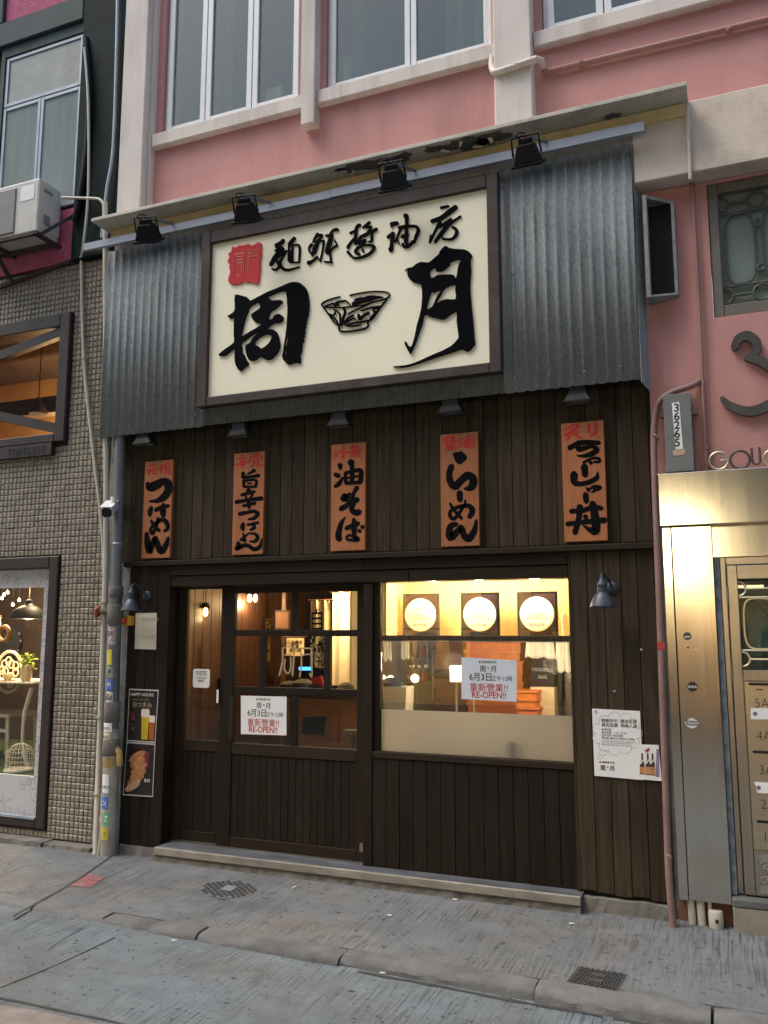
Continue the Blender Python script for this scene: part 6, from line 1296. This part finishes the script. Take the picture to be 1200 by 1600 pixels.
# security camera
pc = on_y(192,786,-.02); bx_ = thing('security_camera', 'white bullet security camera on a wall arm beside the pipes', 'camera', tuple(pc))
MB().lathe([(.05,0),(.05,.01),(.03,.025),(.02,.03)], (pc.x-.02,-.03,pc.z), (-.15,-1,0), 22).build('base', 'cctv', bx_, smooth=True)
elb = on_y(177,782,-.24); MB().tube([(pc.x-.02,-.045,pc.z), elb], .016, 12).build('arm', 'cctv', bx_, smooth=True)
MB().tube([elb+Vector((0,0,.03)), elb+Vector((0,0,-.03))], .021, 14).build('joint', 'cctv', bx_, smooth=True)
dirv = Vector((.42,-.80,-.36)).normalized(); cc = elb+Vector((-.03,.0,-.07)); sdv = dirv.cross(Vector((0,0,1))).normalized(); upv = sdv.cross(dirv)
def octa(o, w_, h_): return [o+sdv*a*w_+upv*b*h_ for a, b in ((-1,-.5),(-.55,-1),(.55,-1),(1,-.5),(1,.5),(.55,1),(-.55,1),(-1,.5))]
A, B = octa(cc-dirv*.11, .043, .043), octa(cc+dirv*.11, .046, .046)
MB().add(A+B, [tuple(range(7,-1,-1)), tuple(range(8,16))]+[(i,(i+1)%8,(i+1)%8+8,i+8) for i in range(8)]).build('body', 'cctv', bx_, bevel=.004)
MB().add(octa(cc+dirv*.1115,.040,.039), [tuple(range(8))]).build('lens_face', 'gloss_black', bx_)
hoodA, hoodB = cc-dirv*.105+upv*.047, cc+dirv*.14+upv*.050
MB().obox(hoodA, hoodB, .096, .006, upv).build('sun_hood', 'cctv', bx_, bevel=.002)

# ---------------------------------------------------------------- paper notices
def sheet(name, label, quad, y, mt, cat='notice', th=.0015):
    P = [on_y(u, v, y) for u, v in quad]; c = P[3]
    t = thing(name, label, cat, (c.x, y, min(p.z for p in P)))
    MB().prism([(p.x, p.z) for p in P], y-th, y).build('sheet', mt, t); return t, P
def logo(t, x, z, y, s):     # the restaurant's mark in small print: seal, line of type, two characters and a bowl
    BX(x-.9*s, x-.72*s, y-.001, y, z+.42*s, z+.60*s).build('seal_print', 'print_red', t)
    text('print', '麺鮮醤油房', x+.12*s, z+.42*s, y, .26*s, 'print_black', t, spacing=1.2)
    text('print', '周', x-.52*s, z-.35*s, y, .66*s, 'print_black', t, bold=.004*s); text('print', '月', x+.52*s, z-.35*s, y, .66*s, 'print_black', t, bold=.004*s)
    MB().prism([(x-.14*s,z+.05*s),(x+.14*s,z+.05*s),(x+.06*s,z-.12*s),(x-.06*s,z-.12*s)], y-.0008, y).build('bowl_print', 'print_grey', t)
t, P = sheet('notice', 'cream handwritten sheet pinned on the narrow timber pillar', [(212,958),(245,957.5),(244,1015),(210.5,1014)], -.006, 'paper_old')
x0_, z0_ = P[0].x, P[0].z
for k in range(4):
    text('print', '本日休業\nいたします', x0_+.06+k*.045, z0_-.05, -.0078, .016, 'print_faint', t, line=1.0); text('print', '周月\n店主', x0_+.05+k*.045, z0_-.19, -.0078, .016, 'print_faint', t)
# happy hours poster and food poster
t, P = sheet('poster', 'dark happy hours poster with two beer glasses', [(202,1076),(248,1078),(243,1161),(198,1158)], -.006, 'poster_edge', 'poster')
def inset(P, k): 
    c = sum(P, Vector())/4; return [p+(c-p).normalized()*k for p in P]
I = inset(P, .012); MB().prism([(p.x,p.z) for p in I], -.0082, -.0076).build('print_ground', 'poster_dark', t)
xl, xr, zt, zb = I[3].x, I[1].x, I[0].z, I[3].z; W_ = xr-xl
text('print', 'HAPPY HOURS', xl+.012, zt-.045, -.0084, .034, 'white_print', t, align='LEFT'); text('print', 'Mon-Fri 15:00 - 18:00', xl+.03, zt-.078, -.0084, .018, 'gold_print', t, align='LEFT'); text('print', 'おつまみ', xl+.035, zt-.130, -.0084, .048, 'gold_print', t, align='LEFT', bold=.001)
text('print', 'Asahi\nDraft', xl+.012, zt-.19, -.0084, .022, 'pink_print', t, align='LEFT'); text('print', '30', xl+.03, zt-.235, -.0084, .034, 'pink_print', t, align='LEFT'); text('print', 'Set', xl+.012, zt-.275, -.0084, .022, 'green_print', t, align='LEFT'); text('print', '50', xl+.03, zt-.31, -.0084, .034, 'green_print', t, align='LEFT')
def beer(cx, zb_, h, w_, m2):
    MB().prism([(cx-w_*.42,zb_),(cx+w_*.42,zb_),(cx+w_*.5,zb_+h*.75),(cx-w_*.5,zb_+h*.75)], -.0092, -.0082).build('beer_print', m2, t)
    MB().prism(rrect(cx-w_*.55, cx+w_*.55, zb_+h*.72, zb_+h, w_*.2, 4), -.0096, -.0083).build('foam_print', 'foam', t)
beer(xl+W_*.60, zb+.012, .235, .072, 'beer'); beer(xl+W_*.84, zb+.008, .19, .052, 'beer_red')
t, P = sheet('poster', 'dark poster of fried dumplings under the beer poster', [(198,1159),(243,1162),(239,1245.5),(192,1242.5)], -.006, 'poster_edge', 'poster')
I = inset(P, .012); MB().prism([(p.x,p.z) for p in I], -.0082, -.0076).build('print_ground', 'poster_dark', t)
xl, xr, zt, zb = I[3].x, I[1].x, I[0].z, I[3].z; W_ = xr-xl; H_ = zt-zb; rg_ = random.Random(8)
for k in range(6):
    cx, cz = xl+W_*(.46-.06*abs(k-2.5)+.02*k), zb+H_*(.18+.115*k); pts = []
    for a in np.linspace(0, 2*math.pi, 19)[:-1]: pts.append((cx+W_*.27*math.cos(a)*(1+rg_.uniform(-.10,.12)), cz+H_*.085*math.sin(a)*(1+rg_.uniform(-.15,.15))+W_*.12*math.cos(a)))
    MB().prism(pts, -.0090-.0003*(6-k), -.0083).build('dumpling_print', 'gyoza' if k else 'gyoza_pale', t)
text('print', '焼\n餃\n子', xl+W_*.76, zt-H_*.24, -.0122, .05, 'pink_print', t, line=.9); text('print', '$45', xl+W_*.80, zb+H_*.27, -.0122, .036, 'white_print', t)
# reopening notices
def reopen(label, quad, y, mt, grp):
    t, P = sheet('reopening_notice', label, quad, y, mt); t['group'] = grp
    c = sum(P, Vector())/4; w_ = (P[1]-P[0]).length; h_ = P[0].z-P[3].z; yy = y-.0018
    logo(t, c.x, c.z+h_*.28, yy, w_*.19)
    text('print', '6月3日', c.x-w_*.14, c.z-h_*.02, yy, w_*.155, 'print_black', t, bold=.0006, sx=.92); text('print', '正午12時', c.x+w_*.24, c.z-h_*.02, yy, w_*.10, 'print_black', t, sx=.95)
    text('print', '重新營業!!', c.x, c.z-h_*.27, yy, w_*.155, 'print_red', t, bold=.0003); text('print', 'RE-OPEN!!', c.x, c.z-h_*.44, yy, w_*.15, 'print_red', t, bold=.001, sx=.92)
reopen('white reopening notice taped on the sliding door pane', [(376.5,1087),(448,1088.5),(447.5,1149),(376.5,1147)], .072, 'paper', 'reopening notices')
reopen('pale blue reopening notice taped on the lit window pane', [(721,1027),(807,1032),(807,1096.5),(721,1092)], .066, 'paper_blue', 'reopening notices')
# cloud notice and bottle notice
t, P = sheet('notice', 'white notice with a thought cloud on the right plank pillar', [(925,1107),(1000,1111),(1005,1219),(929,1212)], -.006, 'paper')
cl_ = crop(860,840,3.529,-.0078)
cloud = []; cx, cy = 368, 1080
for k in range(11):
    a0 = 2*math.pi*k/11; ax_, ay_ = cx+105*math.cos(a0), cy+88*math.sin(a0)
    for b in np.linspace(-1.35, 1.35, 6): cloud.append((ax_+34*math.cos(a0+b), ay_+32*math.sin(a0+b), 2.4))
mbc = brush_mesh([cloud+[cloud[0]]], cl_, -.0078, .0004, 0); mbc.build('cloud_print', 'print_faint', t)
for (bx_c, by_c, rr) in ((290,1185,22),(275,1210,14)): brush_mesh([[(bx_c+rr*math.cos(a), by_c+rr*.8*math.sin(a), 2.2) for a in np.linspace(0,6.28,16)]], cl_, -.0078, .0004, 0).build('cloud_print', 'print_faint', t)
def ctext(s, u, v, px, m2, bold=0, line=1.0):
    p = on_y(860+u/3.529, 840+v/3.529, -.0082); text('print', s, p.x, p.z, -.0082, px/3.529*.0043, m2, t, align='LEFT', bold=bold, line=line)
ctext('晚飯好中  請自取貨', 280, 1016, 21, 'print_black'); ctext('請先取票  稍候入座', 282, 1040, 21, 'print_black'); ctext('營業時間\n每日營業  11:30 - 23:00\n如有查詢  歡迎聯絡', 280, 1062, 13, 'print_grey', 0, 1.1); ctext('Please take a ticket in shop.', 283, 1108, 15, 'print_black'); ctext('Our shop takes no reservation, please queue\nup in front of our shop and wait for our\nstaff, thank you for your kind support', 283, 1122, 9.5, 'print_grey')
pl_ = on_y(860+315/3.529, 840+1265/3.529, -.0082); logo(t, pl_.x, pl_.z, -.0082, .055)
MB().lathe([(.005,0),(.005,.004),(.001,.005)], on_y(931,1112,-.0078), (0,-1,0), 10).build('pin', 'print_black', t)
t, P = sheet('notice', 'small notice picturing three sake bottles over the cloud notice', [(995,1163),(1029,1164),(1034,1220.5),(999,1217.5)], -.0095, 'paper')
cb_ = crop(860,840,3.529,-.0115)
for k, bx_c in enumerate((506,537,563)):
    q = lambda pts: [cl_b(*p) for p in pts]
    cl_b = cb_
    dz = k*3
    MB().prism(q([(bx_c-14,1310+dz-6),(bx_c+14,1312+dz-6),(bx_c+13,1250),(bx_c+5,1225),(bx_c+4,1190),(bx_c-5,1190),(bx_c-5,1225),(bx_c-13,1250)]), -.0118-.0004*k, -.0112).build('bottle_print', mat('bottle%d' % k, (.06,.03,.03), .4), t)
    MB().prism(q([(bx_c-14,1308+dz-8),(bx_c+14,1310+dz-8),(bx_c+14,1265),(bx_c-14,1264)]), -.0126-.0004*k, -.0122).build('label_print', 'gyoza', t)
    MB().prism(q([(bx_c-12,1243),(bx_c+10,1215),(bx_c+11,1225),(bx_c-11,1252)]), -.0126-.0004*k, -.0122).build('band_print', 'white_print', t)
MB().prism([cb_(*p) for p in [(520,1172),(543,1158),(550,1172),(530,1188)]], -.0118, -.0112).build('flag_print', 'pink_print', t); MB().prism([cb_(*p) for p in [(585,1165),(598,1165),(602,1320),(580,1320)]], -.0116, -.0112).build('margin_print', mat('violet', (.25,.18,.32), .6, var=.4, scale=60), t)
# nail heads and screws in the planks
for u, v in ((1002,1015),(960,1080)):
    c = on_y(u, v, -.003); MB().lathe([(.008,0),(.007,.003),(.001,.004)], c, (0,-1,0), 12).build('screw', 'galv_rail', rf)
# ================================================================== ACROSS THE STREET (seen only as reflections in the steel and the glass)
OY = -10.0
ob = thing('opposite_building', 'plain rendered building across the street, mirrored in the panes and steel', 'building', (-1, OY-.2, 0))
hl = []
for fl in range(2):
    for k in range(7): hl.append((-13+3.4*k, -11.2+3.4*k, 4.6+3.2*fl, 6.3+3.2*fl))
shops = [(-12.6,-8.2,.35,2.9),(-7.6,-4.4,.35,2.9),(-3.9,-1.6,.35,2.9),(-1.0,.9,.35,2.6),(1.6,6.0,.35,2.9)]
wall_holes('wall', 'opp_wall', -18, 14, 0, 12.0, hl+shops, ob, y0=OY-.3, y1=OY)
for (a, b, c, d) in hl: BX(a, b, OY-.2, OY-.17, c, d).build('window', 'opp_dark', ob)
for k, (a, b, c, d) in enumerate(shops):
    BX(a-.1, b+.1, OY-2.2, OY-2.15, c-.3, d+.1).build('shop_back', 'in_beige' if k % 2 else 'shop_dark', ob); BX(a, b, OY-2.15, OY-.31, c-.35, c-.30).build('shop_floor', 'in_wood_dark', ob); BX(a, b, OY-2.15, OY-.31, d+.05, d+.1).build('shop_ceiling', 'in_cream', ob)
    BX(a-.1, a, OY-2.15, OY-.31, c-.3, d+.1).build('shop_side', 'in_beige', ob); BX(b, b+.1, OY-2.15, OY-.31, c-.3, d+.1).build('shop_side', 'in_beige', ob)
    BX(a+.3, b-.3, OY-1.2, OY-.9, d-.06, d-.02).build('shop_lamp', 'shop_light' if k != 4 else 'shop_light_white', ob)
rg8 = random.Random(5)
for k in (1, 2, 3):
    a, b, c, d = shops[k]; xx = a+.25; q = 0
    while xx < b-.3:
        ww = rg8.uniform(.25,.45); hh = rg8.uniform(.7,1.2)
        BX(xx, xx+ww, OY-.9, OY-.84, 1.75-hh, 1.75).build('garment', ['white_plate','grey_box','black_cloth','pink_print','in_cream','blue_sticker'][rg8.randrange(6)], ob); xx += ww+rg8.uniform(.1,.3)
    MB().tube([(a+.1,OY-.87,1.8),(b-.1,OY-.87,1.8)], .015, 8).build('rail', 'steel', ob)
# added glowing box, never in direct view, gives the brushed steel its warm reflection
sb = thing('added_glow_box', 'warm glowing box added across the street for the steel to mirror', 'sign', (-1.0, OY+.2, 2.72))
BX(-1.75,-.30,OY+.01,OY+.22,2.72,3.75).build('box', 'black_metal', sb); BX(-1.70,-.35,OY+.221,OY+.235,2.77,3.70).build('face', 'mirror_glow', sb)
